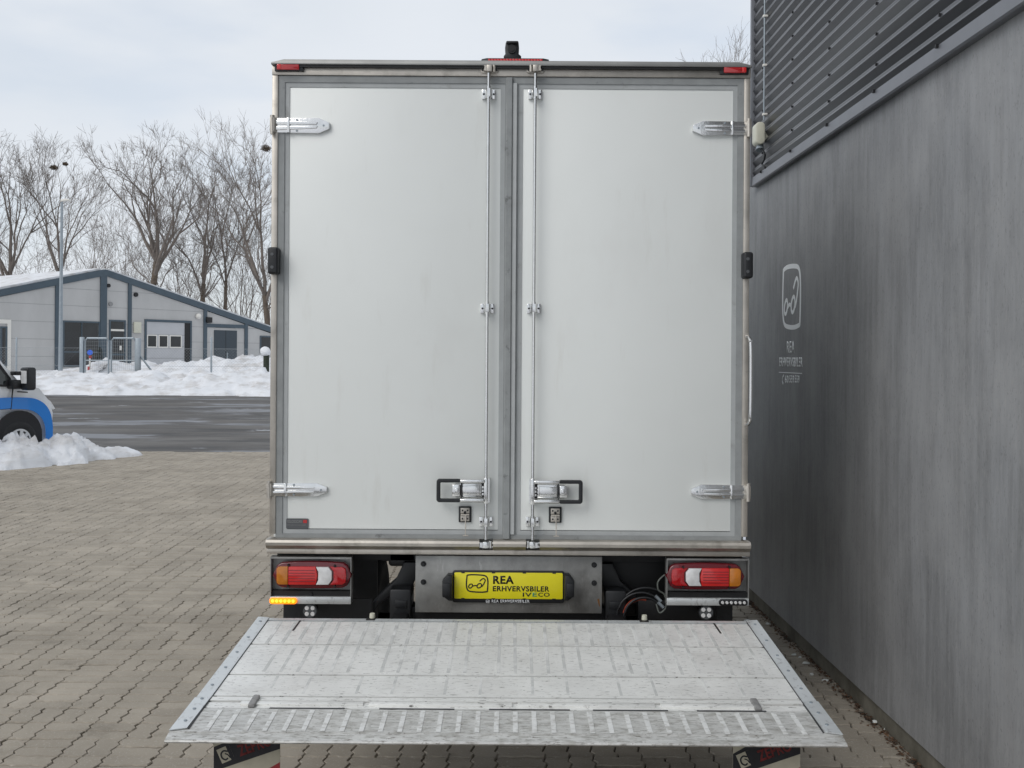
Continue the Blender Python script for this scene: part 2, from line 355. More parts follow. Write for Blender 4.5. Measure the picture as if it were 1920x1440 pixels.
# ================================================================== THE SETTING: ground, paving, asphalt
def ground_z(y):
    t = max(0, min(1, (y - 49) / 20)); t = t * t * (3 - 2 * t)
    return -0.07 + 1.0 * t
ys = [-120, -40, 0, 30, 46, 49, 52, 55, 58, 61, 64, 67, 70, 80, 120, 250, 600, 2500]; xs = [-2500, -600, -200, -80, -40, -20, 0, 20, 40, 80, 200, 600, 2500]
vs = [(x, y, ground_z(y)) for y in ys for x in xs]; nx = len(xs)
fs = [(j * nx + i, j * nx + i + 1, (j + 1) * nx + i + 1, (j + 1) * nx + i) for j in range(len(ys) - 1) for i in range(nx - 1)]
structure(from_data('ground', vs, fs, ground_m, smooth=60))
# asphalt yard from the end of the paving to the snow bank
vs = []; fs = []
for i in range(41):
    x = -60 + 90 * i / 40
    for j in range(21):
        y = 20.7 + (0.12 * (x + 4) if x > -12 else -1.0) * .25 + (52 - 20.7) * j / 20
        vs.append((x, y, -0.022 + 0.012 * noise.noise((x * .3, y * .3, 2)) if j else -0.03))
for i in range(40):
    for j in range(20): fs.append((i * 21 + j, (i + 1) * 21 + j, (i + 1) * 21 + j + 1, i * 21 + j + 1))
structure(from_data('asphalt_yard', vs, fs, asphalt_m, smooth=60))

# paving: interlocking zigzag stones laid in pairs (basket pattern), one module = 0.1125 m
U = 0.1125; ZA = 0.0095
WALLX, WALLROT = 1.943, 0.012              # right building: its plinth line and its turn
paving = empty('paving', (0, 0, 0), WALLROT); structure(paving)
pb = bm_new(); add_box(pb, -16, 1.96, 1.0, 20.9, -0.05, -0.013); obj('joint_bed', pb, joint_m, paving)
ZT = [0.0, 0.36, 0.64, 1.0]; ZD = [0.0, 1.0, -1.0, 0.0]
def edge(p0, p1):
    """points from p0 to p1 along one grid line, zigzagging, p1 left out; grid units"""
    n = int(round(abs(p1[0] - p0[0]) + abs(p1[1] - p0[1]))); hor = p0[1] == p1[1]; sg = 1 if (p1[0] - p0[0] + p1[1] - p0[1]) > 0 else -1
    o_ = []
    for k in range(n):
        for t, d in zip(ZT[:-1], ZD[:-1]):
            if sg < 0: d = -d
            s_ = k + t
            if hor: o_.append(((p0[0] + sg * s_) * U, p0[1] * U + d * ZA * .55))
            else: o_.append((p0[0] * U + d * ZA, (p0[1] + sg * s_) * U))
    return o_
def stone_pts(horiz):
    W_, H_ = (2, 1) if horiz else (1, 2)
    return edge((0, 0), (W_, 0)) + edge((W_, 0), (W_, H_)) + edge((W_, H_), (0, H_)) + edge((0, H_), (0, 0)), W_ * U / 2, H_ * U / 2
def stone_geo(horiz):
    pts, cx, cy = stone_pts(horiz); n = len(pts); v = []
    for g, h_, z in ((0.0026, .0036, -0.05), (0.0026, .0036, -0.0055), (0.0060, .0085, 0.0)):
        for x, y in pts:
            dx, dy = x - cx, y - cy
            v.append((dx * (1 - g / cx), dy * (1 - h_ / cy), z))
    f = [tuple(range(2 * n, 3 * n))]
    for r_ in (0, 1):
        for k in range(n): f.append((r_ * n + k, r_ * n + (k + 1) % n, (r_ + 1) * n + (k + 1) % n, (r_ + 1) * n + k))
    return v, f, cx, cy
GEO = {h: stone_geo(h) for h in (True, False)}
stones = []
for j in range(10, 93):
    for i in range(-72, 9):
        hz = random.random() < .5
        x0, y0 = i * 2 * U, j * 2 * U
        for k in range(2):
            sx, sy = (x0, y0 + k * U) if hz else (x0 + k * U, y0)
            g = GEO[hz]; cx, cy = sx + g[2], sy + g[3]
            if cx > 1.93 or cy > 20.8 or abs(cx) > cy * 0.62 + 3.2 or cx < -15.5: continue
            if cx < -0.62 * cy - 1.5: continue
            stones.append((hz, cx, cy))
def visible_rank(s):
    _, x, y = s; u, v = 960 + x * F / y, 672 + CAMH * F / y
    inside = -40 < u < 1960 and 1040 < v < 1470
    under = (330 < u < 1585 and 1165 < v < 1385) or (500 < u < 1405 and v < 1165)
    return (0 if inside and not under else 1, y + 0.12 * abs(x))
stones.sort(key=visible_rank)
SM = {}
for h in (True, False):
    me = bpy.data.meshes.new('paver'); me.from_pydata(GEO[h][0], [], GEO[h][1]); me.update(); me.materials.append(paver_m); SM[h] = me
for h, x, y in stones[:300]:
    o = bpy.data.objects.new('paver', SM[h]); COL.objects.link(o); o.parent = paving
    o.location = (x, y, random.gauss(0, .0014)); o.rotation_euler = (random.gauss(0, .007), random.gauss(0, .007), random.gauss(0, .016)); q_ = random.uniform(.988, 1.012); o.scale = (q_, q_, 1)
vs = []; fs = []
for h, x, y in stones[300:]:
    v, f, _, _ = GEO[h]; n0 = len(vs); dz = random.gauss(0, .0014) + 0.004 * noise.noise((x * .5, y * .5, 0)); a, b = random.gauss(0, .008), random.gauss(0, .008); c = random.gauss(0, .016); q_ = random.uniform(.988, 1.012)
    for p in v: vs.append((x + (p[0] - c * p[1]) * q_, y + (p[1] + c * p[0]) * q_, p[2] + dz + a * p[0] + b * p[1]))
    for q in f: fs.append(tuple(n0 + k for k in q))
o = from_data('paver_field', vs, fs, paver_m, paving); o['kind'] = 'stuff'

# ================================================================== right hand building: dark panel wall, corrugated sheet above
hall = empty('warehouse', (WALLX, 0, 0), WALLROT)
tag(hall, 'dark grey warehouse with streaked cement panel wall below black corrugated steel cladding', 'building')
YA, YB = -7.0, 7.98                         # along the wall, local y
box('plinth', plinth_m, hall, 0.0, 9.0, YA, YB + .30, -0.3, 0.095)
box('panel_wall', cement, hall, -0.016, 8.98, YA, YB + .32, 0.105, 3.20)
part('flashing', flash, hall, lambda bm: add_prism(bm, [(-0.017, 3.215), (-0.060, 3.212), (-0.063, 3.150), (-0.056, 3.142), (-0.017, 3.146)], 'y', YA, YB + .01))
def cladding(bm):
    pitch = 0.0765; X0 = -0.030; pr = [(0.0, 0.0), (-0.017, -0.0005), (-0.0212, -0.0095), (-0.0212, -0.0190), (-0.0262, -0.0300), (-.0257, -.0315), (0.0, -0.0760)]
    pts = []
    z = 3.205 + 80 * pitch
    pts.append((X0, z))
    for k in range(80):
        for dx, dz in pr: pts.append((X0 + dx, z - k * pitch + dz))
    pts.append((X0, 3.2040))
    va = [bm.verts.new((x, YA, zz)) for x, zz in pts]; vb = [bm.verts.new((x, YB + .005, zz)) for x, zz in pts]
    for k in range(len(pts) - 1): bm.faces.new((va[k], va[k + 1], vb[k + 1], vb[k]))
    c1 = [bm.verts.new((8.9, YA, z)), bm.verts.new((8.9, YB + .005, z)), bm.verts.new((8.9, YB + .005, 3.2055)), bm.verts.new((8.9, YA, 3.2055))]
    bm.faces.new((va[0], vb[0], c1[1], c1[0])); bm.faces.new(vb + [c1[2], c1[1]])
    bmesh.ops.recalc_face_normals(bm, faces=list(bm.faces))
part('corrugated_cladding', clad, hall, cladding, smooth=None)
box('corner_trim', flash, hall, -0.070, 0.05, YB + .006, YB + .05, 3.15, 9.3, bevel=.004)
def screws(bm):
    for k in range(40):
        for q in range(-8, 12):
            y = 7.70 - q * 0.775
            if y > YB - .1: continue
            z = 3.205 + k * .153 + .153 - .0145
            add_box(bm, -0.0585, -0.050, y - .006, y + .006, z - .006, z + .006)
    for q in range(-8, 12):
        y = 7.70 - q * .775
        if y < YB - .1: add_box(bm, -0.072, -0.058, y - .008, y + .008, 3.200, 3.216)
o = part('cladding_screw', blackm, hall, screws, smooth=None); o['kind'] = 'stuff'
# conduit, sensor lamp, cable at the far corner of the cladding
yc = 7.60
part('conduit', galvpole, hall, lambda bm: add_cyl(bm, (-0.068, yc, 3.56), (-0.068, yc, 9.0), .0065, n=10))
for z in (3.6, 3.95, 4.3, 4.65, 5.0): box('conduit_clip', whitepaint, hall, -0.080, -0.045, yc - .014, yc + .014, z - .008, z + .008, bevel=.003)
lamp = part('sensor_lamp', cream, hall, lambda bm: (add_prism(bm, rrect(-0.130, -0.062, 3.385, 3.545, .03), 'y', yc - .02, yc + .10, bevel=.012), add_box(bm, -0.08, -0.03, yc + .01, yc + .07, 3.42, 3.49, bevel=.006)))
part('sensor_head', galvpole, lamp, lambda bm: add_cyl(bm, (-0.085, yc + .04, 3.395), (-0.090, yc + .02, 3.350), .022, .030, n=14))
part('cable', black, hall, lambda bm: add_tube(bm, smoothpts([(-0.09, yc + .03, 3.37), (-0.07, yc - .03, 3.32), (-0.066, yc - .01, 3.28), (-0.068, yc + .05, 3.255), (-0.066, yc - .02, 3.225), (-.05, yc, 3.21)]), .007))
# wall lettering (as the camera reads it: far to near)
def wall_pt(u, v):
    x, y = unroll(u, v); k = x / F
    Y = (WALLX - .016) / (k + WALLROT); return Y, CAMH - y * Y / F      # ~local y, z
def wallM(y, z): return Matrix(((0, 0, -1, -0.0165), (-1, 0, 0, y), (0, 1, 0, z), (0, 0, 0, 1)))
yl, zb = wall_pt(1467.5, 618); yr, zt = wall_pt(1502, 504)
logo = part('wall_emblem', wall_ink, hall, lambda bm: car_emblem(bm, wallM(yl, zb), yl - yr, 0.415, .031), smooth=None)
def walltext(s, u0, u1, v0, v1, bold=.02):
    ya, za = wall_pt(u0, v1); yb, _ = wall_pt(u1, v1); _, zc = wall_pt(u0, v0)
    text_mesh('wall_lettering', s, wall_ink, hall, wallM(ya, za), ya - yb, zc - za, bold, space=1.12)
walltext('REA', 1475.5, 1490, 640, 662); walltext('ERHVERVSBILER', 1461.5, 1505, 670, 687); walltext('60', 1472, 1478.6, 703.5, 718, .015); walltext('559', 1480.3, 1489, 703.5, 718, .015); walltext('559', 1490.6, 1499, 703.5, 718, .015)
ya, za = wall_pt(1460.5, 698); yb, _ = wall_pt(1504, 698)
box('wall_rule', wall_ink, hall, -0.0172, -0.0164, yb, ya, za - .003, za + .003)
ya, za = wall_pt(1466, 719)
part('phone_symbol', wall_ink, hall, lambda bm: ribbon(bm, smoothpts([(.052, .055), (.028, .050), (.014, .030), (.018, .012), (.038, -.002)]), [.016] * 4 + [.010] * 12 + [.016] * 9, wallM(ya, za)), smooth=None)

# litter and ice between truck and wall
def blob(name, mat, x, y, sx, sy, sz, seed, label, cat, group):
    bm = bm_new(); bmesh.ops.create_icosphere(bm, subdivisions=2, radius=1.0)
    for v in bm.verts:
        v.co *= 1 + .35 * noise.noise(v.co * 1.7 + Vector((seed, seed * 2, 0))); v.co = Vector((v.co.x * sx, v.co.y * sy, max(-.2, v.co.z) * sz))
    o = obj(name, bm, mat, None, 40, (x, y, 0.004)); tag(o, label, cat, group); return o
for k, (u, v, sx, sy) in enumerate([(1489, 1229, .017, .012), (1500, 1234, .010, .006), (1511, 1245, .024, .010), (1522, 1266, .012, .012), (1548, 1277, .020, .011), (1402, 1165, .03, .018), (1440, 1171, .018, .012), (1640, 1355, .014, .016), (1662, 1369, .014, .008)]):
    p = ground_at(u, v)
    blob('ice_chip', ice_m, p.x, p.y, sx, sy, .010, k, 'small chip of dirty ice on the pavers along the warehouse plinth', 'ice', 'ice chips along the plinth')
vs = []; fs = []
for k in range(1500):
    y = random.uniform(3.5, 8.2); d = abs(random.gauss(0, .028)) * (1.0 + .8 * noise.noise((0, y * 2.5, 0))); x = WALLX - WALLROT * y - .006 - d
    s = random.uniform(.004, .012); a = random.uniform(0, 6.28); z = .003 + random.uniform(0, .008) * (1 - min(1, d / .08)); n0 = len(vs)
    for q in range(3): vs.append((x + s * math.cos(a + q * 2.1), y + s * math.sin(a + q * 2.1), z + random.uniform(-.003, .006)))
    fs.append((n0, n0 + 1, n0 + 2))
tag(from_data('leaf_litter', vs, fs, leaf_m), 'brown leaf litter gathered along the foot of the warehouse plinth', 'leaves', kind='stuff')

# ================================================================== THE TRUCK
TX, TY, S0 = -0.0115, 5.0, F / 5.0
truck = empty('box_truck', (TX, TY, 0))
tag(truck, 'white refrigerated box truck with closed rear doors and lowered aluminium tail lift', 'truck')
def T(u, v, dy=0.0):
    x, y = unroll(u, v); Y = TY + dy; return x * Y / F - TX, CAMH - y * Y / F
def TXo(u, v, dy=0.0): return T(u, v, dy)[0]
def TZ(u, v, dy=0.0): return T(u, v, dy)[1]
HW = 1.121; ZTOP = 3.228; ZB = 0.935; BL = 4.3
# cargo body behind the rear frame
part('cargo_box', white, truck, lambda bm: add_box(bm, -HW, HW, .082, BL, ZB + .02, ZTOP - .012, bevel=.012))
# posts, header, gutter, sill, lower rail
def posts(s):
    def f(bm): add_box(bm, *(sorted((s * HW, s * (HW - .029)))), -.002, .08, ZB + .085, ZTOP - .058, bevel=.004)
    return f
part('corner_post', stainless, truck, posts(-1)); part('corner_post', stainless, truck, posts(1))
part('header_beam', stainless, truck, lambda bm: add_box(bm, -HW - .001, HW + .001, -.004, .081, ZTOP - .057, ZTOP - .014, bevel=.003))
part('roof_gutter', gutter_m, truck, lambda bm: add_prism(bm, [(-HW, ZTOP - .013), (-HW, ZTOP - .004), (-HW + .06, ZTOP + .010), (HW - .06, ZTOP + .010), (HW, ZTOP - .004), (HW, ZTOP - .013)], 'y', -.030, .09, bevel=.003))
part('gutter_lip', blackm, truck, lambda bm: add_box(bm, -HW + .02, HW - .02, -.022, -.006, ZTOP - .024, ZTOP - .0135))
# grey seal ring round both doors (dark outer, light inner) as mitred bars
ZD0, ZD1 = .998, 3.169                      # opening inside the frame
def bar(bm, a, b, c, d, y0, y1):
    add_prism(bm, [a, b, c, d], 'y', y0, y1)
def ring(name, mat, x0, x1, z0, z1, t, y0, y1, par, tb=None):
    tb = t if tb is None else tb
    bm = bm_new()
    add_loop_frame(bm, [(x0, z0), (x1, z0), (x1, z1), (x0, z1)], [(x0 + t, z0 + tb), (x1 - t, z0 + tb), (x1 - t, z1 - t), (x0 + t, z1 - t)], 'y', y0, y1)
    return obj(name, bm, mat, par)
XO = HW - .029
MID = TXo(957, 560)
doors = {}
for s, xa, xb in ((-1, -XO, MID - .001), (1, MID + .001, XO)):
    t_in = .031
    xl = xa + (t_in if s < 0 else .018); xr = xb - (.022 if s < 0 else t_in)
    d = part('rear_door', white, truck, lambda bm: add_box(bm, xl + .018, xr - .016, .012, .075, ZD0 + .046, ZD1 - .052, bevel=.002))
    doors[s] = d
    ring('rubber_seal', seal, xa, xb, ZD0 + .004, ZD1, .030, .004, .070, d, .020)
    ring('seal_lip', seal2, xa + .0295, xb - .0285, ZD0 + .0235, ZD1 - .0295, .0225, .009, .066, d, .020)
part('centre_seal', seal, truck, lambda bm: (add_prism(bm, [(MID - .027, -.004), (MID - .022, -.011), (MID + .001, -.011), (MID + .006, -.004), (MID + .006, .010), (MID - .027, .010)], 'z', ZD0 + .008, ZD1 - .004)))
part('centre_seal_lip', seal2, truck, lambda bm: (add_prism(bm, [(MID + .0065, -.003), (MID + .024, -.007), (MID + .027, .0), (MID + .027, .010), (MID + .0065, .010)], 'z', ZD0 + .028, ZD1 - .03)))
# sill: rounded stainless bumper, in three pieces with notches at the rods, and lower rail
XL_, XR_ = TXo(911, 1018), TXo(998, 1018)
def sillpiece(x0, x1):
    pr = [(.04, 1.000), (-.030, 1.003), (-.044, .999), (-.050, .988), (-.048, .974), (-.030, .958), (-.022, .955), (.04, .955)]
    return lambda bm: add_prism(bm, pr, 'x', x0, x1)
SW = HW + .006
part('rear_sill', stainless, truck, sillpiece(-SW, XL_ - .030), smooth=25)
part('rear_sill', stainless, truck, sillpiece(XL_ + .034, XR_ - .030), smooth=25)
part('rear_sill', stainless, truck, sillpiece(XR_ + .034, SW), smooth=25)
part('lower_rail', stainless, truck, lambda bm: add_box(bm, -HW - .008, HW + .008, -.020, .09, ZB - .004, .9545, bevel=.003))
# hinges
def hinge(u0, u1, v0, v1, s):
    x0, z1 = T(u0, v0); x1, z0 = T(u1, v1); zc = (z0 + z1) / 2; h = (z1 - z0) / 2
    xo, xi = (x0, x1) if s < 0 else (x1, x0)            # outer (barrel) and inner end
    d = 1 if s < 0 else -1
    def plate(bm):
        L_ = abs(xi - xo)
        pts = [(xo + d * .016, zc - h * .94), (xo + d * L_ * .82, zc - h), (xi - d * .012, zc - h * .55), (xi, zc - h * .40), (xi, zc + h * .40), (xi - d * .012, zc + h * .55), (xo + d * L_ * .82, zc + h), (xo + d * .016, zc + h * .94)]
        add_prism(bm, pts, 'y', -.004, .014, bevel=.0015)
        # raised ribs with a groove between, stepped strap
        for zz in (.40, -.40):
            add_prism(bm, [(xo + d * .018, zc + h * (zz - .26)), (xo + d * L_ * .78, zc + h * (zz * .62 - .16)), (xo + d * L_ * .80, zc + h * (zz * .62 + .16)), (xo + d * .018, zc + h * (zz + .26))], 'y', -.0115, -.003, bevel=.003)
        add_box(bm, *sorted((xo + d * .075, xo + d * .088)), -.0135, -.003, zc - h * .98, zc + h * .98, bevel=.002)
    hp = part('hinge', polished, doors[s], plate, smooth=35)
    for fx, fz in ((.44, .72), (.44, -.72), (.90, 0.0)):
        part('hinge_bolt', galvpole, doors[s], lambda bm: add_cyl(bm, (xo + d * abs(xi - xo) * fx, -.002, zc + fz * h), (xo + d * abs(xi - xo) * fx, -.009, zc + fz * h), .0052, .0045, n=10))
    part('hinge_barrel', stainless, doors[s], lambda bm: (add_cyl(bm, (xo + d * .008, -.016, zc - h * 1.25), (xo + d * .008, -.016, zc + h * 1.25), .0105, n=14), add_box(bm, *sorted((xo - d * .003, xo + d * .020)), -.024, .03, zc - h * .95, zc + h * .95, bevel=.003)), smooth=35)
hinge(509, 618, 221, 250, -1); hinge(503, 613, 905, 931, -1); hinge(1299, 1406, 227, 254.5, 1); hinge(1296, 1404.5, 908.5, 936, 1)
# lock rods and their guides, catches, handles
for s, ut, ub, uc in ((-1, 918, 911, 914), (1, 1004, 998, 1001)):
    D = doors[s]
    xr = TXo(uc, 560); g = 1 if s < 0 else -1
    part('lock_rod', polished, D, lambda bm: (add_cyl(bm, (xr, -.030, 1.004), (xr, -.030, ZD1 + .01), .0075, n=14)), smooth=50)
    for v in (177, 578.5, 978):
        z = TZ(uc, v)
        def guide(bm):
            add_box(bm, xr - .032, xr - .014, -.0035, .013, z - .022, z + .022, bevel=.002)
            add_box(bm, xr + .014, xr + .032, -.0035, .013, z - .022, z + .022, bevel=.002)
            add_prism(bm, [(xr - .016, .013), (xr - .012, -.035), (xr - .007, -.041), (xr + .007, -.041), (xr + .012, -.035), (xr + .016, .013)], 'z', z - .019, z + .021, bevel=.003)
            add_cyl(bm, (xr, -.030, z - .027), (xr, -.030, z + .03), .0105, n=14)
        part('rod_guide', polished, D, guide, smooth=40)
        for q in (-1, 1): part('guide_bolt', blackm, D, lambda bm: add_cyl(bm, (xr + q * .023, -.002, z), (xr + q * .023, -.0065, z), .005, n=8))
    for v, up in ((132.5, 1), (1019.5, -1)):
        x = TXo(ut if up > 0 else ub, v); z = TZ(uc, v)
        def catch(bm):
            add_prism(bm, [(p[0], p[1]) for p in rrect(x - .042, x + .042, z - .014, z + .012, .0115)], 'y', -.030 if up < 0 else -.012, .0 if up > 0 else -.018, bevel=.002)
            add_box(bm, x - .013, x + .013, -.048, -.012, z - .015, z + .016, bevel=.004)
            add_cyl(bm, (x + g * .022, -.030, z - .014), (x + g * .022, -.030, z + .018), .0075, n=12)
            add_prism(bm, [(x - g * .013, z + .013), (x - g * .026, z + .013), (x - g * .022, z + .006), (x - g * .026, z - .010), (x - g * .013, z - .012)], 'y', -.046, -.014)
        part('rod_catch', polished if up < 0 else stainless, D, catch, smooth=40)
        for q in (-1, 1): part('catch_bolt', blackm, D, lambda bm: add_cyl(bm, (x + q * .033, -.028 if up < 0 else -.010, z), (x + q * .033, -.0345 if up < 0 else -.018, z), .0055, n=8))
    if up < 0: pass
    # handle assembly
    v0, v1 = (896.5, 940) if s < 0 else (898, 942)
    z1, z0 = TZ(uc, v0), TZ(uc, v1); zc = (z0 + z1) / 2
    xe = TXo(819.5 if s < 0 else 1091.5, 918)           # far end of the black loop
    dd = -1 if s < 0 else 1                             # from rod to grip
    xg = TXo(862 if s < 0 else 1050, 918)
    def grip(bm):
        xa_, xb_ = sorted((xe, xg - dd * .01)); n = 5
        outer = rrect(xa_, xb_, z0, z1, .014, n); inner = rrect(xa_ + (.018 if dd < 0 else .002), xb_ - (.002 if dd < 0 else .018), z0 + .017, z1 - .017, .005, n)
        add_loop_frame(bm, outer, inner, 'y', -.046, -.028)
        es = [e for e in bm.edges if e.calc_face_angle(0) > 1.0]; bmesh.ops.bevel(bm, geom=es, offset=.003, segments=2, affect='EDGES', profile=.5)
    part('handle_grip', black, D, grip, smooth=40)
    def lockbody(bm):
        xa_, xb_ = sorted((xg - dd * .002, xr + dd * .004))
        for za_, zb_ in ((z1 - .019, z1 - .001), (z0 + .001, z0 + .019)): add_box(bm, xa_, xb_, -.052, -.026, za_, zb_, bevel=.007, seg=3)
        add_box(bm, *sorted((xr + dd * .020, xg + dd * .022)), -.024, .013, zc - .033, zc + .033, bevel=.005, seg=2)
        add_prism(bm, [(xr + dd * .030, zc - .022), (xg - dd * .008, zc - .020), (xg - dd * .008, zc + .020), (xr + dd * .030, zc + .024)], 'y', -.034, -.022, bevel=.005)
        add_box(bm, *sorted((xg - dd * .006, xg + dd * .034)), -.040, .013, zc - .028, zc + .028, bevel=.006, seg=2)
        add_box(bm, *sorted((xg + dd * .004, xg + dd * .020)), -.046, -.036, zc - .014, zc + .012, bevel=.003)
        add_box(bm, xr - .010, xr + .010, -.044, -.016, z0 - .006, z1 + .006, bevel=.005)
        add_box(bm, xr - dd * .016, xr - dd * .010, -.026, .013, z0 - .002, z1 + .002)
        for q in (-.016, .0, .016): add_cyl(bm, (xr + dd * .014, -.030, zc + q - .005), (xr + dd * .014, -.030, zc + q + .005), .008, n=10)
    part('lock_body', polished, D, lockbody, smooth=40)
    part('lock_recess', blackm, D, lambda bm: add_box(bm, *sorted((xr + dd * .008, xr + dd * .022)), -.020, .012, zc - .034, zc + .034))
    # door retainer with its hanging hook
    uu, vv = (872, 964.5) if s < 0 else (1041, 965.5)
    x, z = T(uu, vv)
    part('retainer_base', black, D, lambda bm: add_box(bm, x - .030, x + .030, -.002, .013, z - .037, z + .037, bevel=.003))
    def retainer(bm):
        add_box(bm, x - .021, x + .021, -.007, -.0015, z + .004, z + .031, bevel=.002); add_box(bm, x - .021, x + .021, -.007, -.0015, z - .031, z - .004, bevel=.002)
        add_cyl(bm, (x - .020, -.012, z - .0005), (x + .020, -.012, z - .0005), .004, n=8)
        add_cyl(bm, (x + .003, -.014, z), (x + .004, -.034, z - .094), .0025, n=8); add_cyl(bm, (x - .008, -.034, z - .094), (x + .017, -.034, z - .094), .003, n=8)
    part('retainer_hook', stainless, D, retainer, smooth=40)
    part('retainer_screw', blackm, D, lambda bm: ([add_cyl(bm, (x + a * .012, -.006, z + b), (x + a * .012, -.0095, z + b), .0042, n=8) for a in (-1, 1) for b in (.020, -.019)], add_cyl(bm, (x, -.006, z + .011), (x, -.016, z + .011), .006, n=10)))
# label plate on the left door
x0, z1 = T(536, 972.5); x1, z0 = T(577.5, 992)
lb = part('maker_label', labelgrey, doors[-1], lambda bm: add_prism(bm, rrect(x0, x1, z0, z1, .006), 'y', .0065, .0135))
def rearM(x, z, y): return Matrix(((1, 0, 0, x), (0, 0, -1, y), (0, 1, 0, z), (0, 0, 0, 1)))
text_mesh('label_lettering', 'IGLOOCAR', labeltext, doors[-1], rearM(x0 + .006, z1 - .021, .0062), .070, .014, .02)
box('label_mark', redpaint, doors[-1], x1 - .024, x1 - .006, .0058, .0070, z1 - .021, z1 - .006)
text_mesh('label_lettering', 'isolerede lastvognskasser', labeltext, doors[-1], rearM(x0 + .006, z0 + .014, .0062), .088, .007, .0)
# marker lights
for u0, u1, v0, v1, s in ((516.5, 570, 119.5, 135.5, -1), (1349, 1402.5, 125.5, 141.5, 1)):
    x0, z1 = T(u0, v0); x1, z0 = T(u1, v1)
    ml = part('marker_lamp', black, truck, lambda bm: add_prism(bm, rrect(x0, x1, z0, z1, .004), 'y', -.018, -.003, bevel=.002))
    part('marker_lens', redlens, ml, lambda bm: add_prism(bm, rrect(x0 + (.012 if s < 0 else .016), x1 - (.018 if s < 0 else .014), z0 + .005, z1 - .004, .003), 'y', -.027, -.017, bevel=.003), smooth=40)
    a = x0 + .012 if s < 0 else x1 - .034
    part('marker_reflector', redlens2, ml, lambda bm: add_box(bm, a + .001, a + .020, -.0283, -.026, z0 + .009, z1 - .008, bevel=.001))
# buffers
for u0, u1, v0, v1, s in ((506, 525.5, 465, 515, -1), (1390, 1408, 474, 523, 1)):
    x0, z1 = T(u0, v0); x1, z0 = T(u1, v1)
    bf = part('rubber_buffer', black, truck, lambda bm: add_prism(bm, rrect(x0, x1, z0, z1, .012), 'y', -.052, .02, bevel=.010), smooth=50)
    for q in (.25, .73): part('buffer_screw', labelgrey, bf, lambda bm: add_cyl(bm, ((x0 + x1) / 2 - .003, -.0535, z0 + (z1 - z0) * q), ((x0 + x1) / 2 - .003, -.044, z0 + (z1 - z0) * q), .0075, n=14))
# grab handle on the right post
xh, zh1 = T(1401, 630); _, zh0 = T(1401, 797)
part('grab_handle', polished, truck, lambda bm: add_tube(bm, smoothpts([(xh - .004, -.002, zh1), (xh, -.045, zh1 - .012), (xh + .003, -.066, zh1 - .05), (xh + .004, -.068, (zh0 + zh1) / 2), (xh + .003, -.066, zh0 + .05), (xh, -.045, zh0 + .012), (xh - .004, -.002, zh0)], k=8), .0085, 12), smooth=60)
for z in (zh0, zh1): part('handle_foot', stainless, truck, lambda bm: add_cyl(bm, (xh - .004, -.006, z), (xh - .004, .0, z), .013, n=14))
# third brake lamp and reversing camera on the roof edge
x0, z1 = T(901, 108); x1, z0 = T(1031, 117)
zg = ZTOP + .009
bl = part('brake_lamp', black, truck, lambda bm: add_prism(bm, [(x0, zg), (x0 + .006, zg + .014), (x0 + .03, zg + .019), (x1 - .03, zg + .019), (x1 - .006, zg + .014), (x1, zg)], 'y', -.006, .05, bevel=.002))
part('brake_lens', redlens2, bl, lambda bm: [add_box(bm, x0 + .036 + k * .0142, x0 + .0490 + k * .0142, -.0095, -.004, zg + .002, zg + .0150, bevel=.0015) for k in range(18)])
xc, _ = T(960.5, 95)
cam_b = part('reversing_camera', black, truck, lambda bm: (add_prism(bm, [(xc - .030, zg + .016), (xc - .040, zg + .026), (xc - .040, zg + .032), (xc - .032, zg + .042), (xc - .034, zg + .070), (xc - .031, zg + .094), (xc - .022, zg + .102), (xc + .022, zg + .102), (xc + .030, zg + .094), (xc + .032, zg + .070), (xc + .030, zg + .042), (xc + .042, zg + .032), (xc + .042, zg + .026), (xc + .032, zg + .016)], 'y', .0, .075, bevel=.007)), smooth=45)
part('camera_visor', black, cam_b, lambda bm: add_box(bm, xc - .029, xc + .029, -.016, .03, zg + .086, zg + .098, bevel=.005), smooth=45)
part('camera_lens', blackm, cam_b, lambda bm: (add_cyl(bm, (xc - .002, .001, zg + .062), (xc - .002, -.008, zg + .062), .020, n=24), add_cyl(bm, (xc - .002, .001, zg + .062), (xc - .002, -.010, zg + .062), .012, n=20)), smooth=40)

# underrun plate, bolts, number plate and its lamps
DY = .03
x0, z1 = T(779, 1041.5, DY); x1, z0 = T(1128.5, 1150.5, DY)
part('underrun_plate', galv, truck, lambda bm: add_box(bm, x0, x1, DY, DY + .10, z0, z1, bevel=.003))
for u, v in ((794, 1057), (794, 1091), (1114, 1059), (1114, 1093)):
    x, z = T(u, v, DY)
    part('plate_bolt', black, truck, lambda bm: (add_cyl(bm, (x, DY + .001, z), (x, DY - .004, z), .013, n=16), add_cyl(bm, (x, DY - .003, z), (x, DY - .012, z), .009, .006, n=12)), smooth=50)
xr_, zr_ = T(1122, 1130, DY)
part('rust_stain', rust, truck, lambda bm: add_prism(bm, [(xr_ - .006, zr_ + .015), (xr_ + .004, zr_ + .02), (xr_ + .006, zr_), (xr_ + .008, zr_ - .022), (xr_ + .002, zr_ - .012)], 'y', DY - .0008, DY + .001))
DN = .015
x0, z1 = T(848.5, 1070, DN); x1, z0 = T(1058, 1131, DN)
npl = part('number_plate', black, truck, lambda bm: add_prism(bm, rrect(x0, x1, z0, z1, .011), 'y', DN, DN + .014, bevel=.002))
yx0, yz1 = T(852, 1073, DN); yx1, yz0 = T(1055, 1123.5, DN)
yp = part('yellow_plate', yellow, npl, lambda bm: add_prism(bm, rrect(yx0, yx1, yz0, yz1, .007), 'y', DN - .002, DN + .001, bevel=.0008))
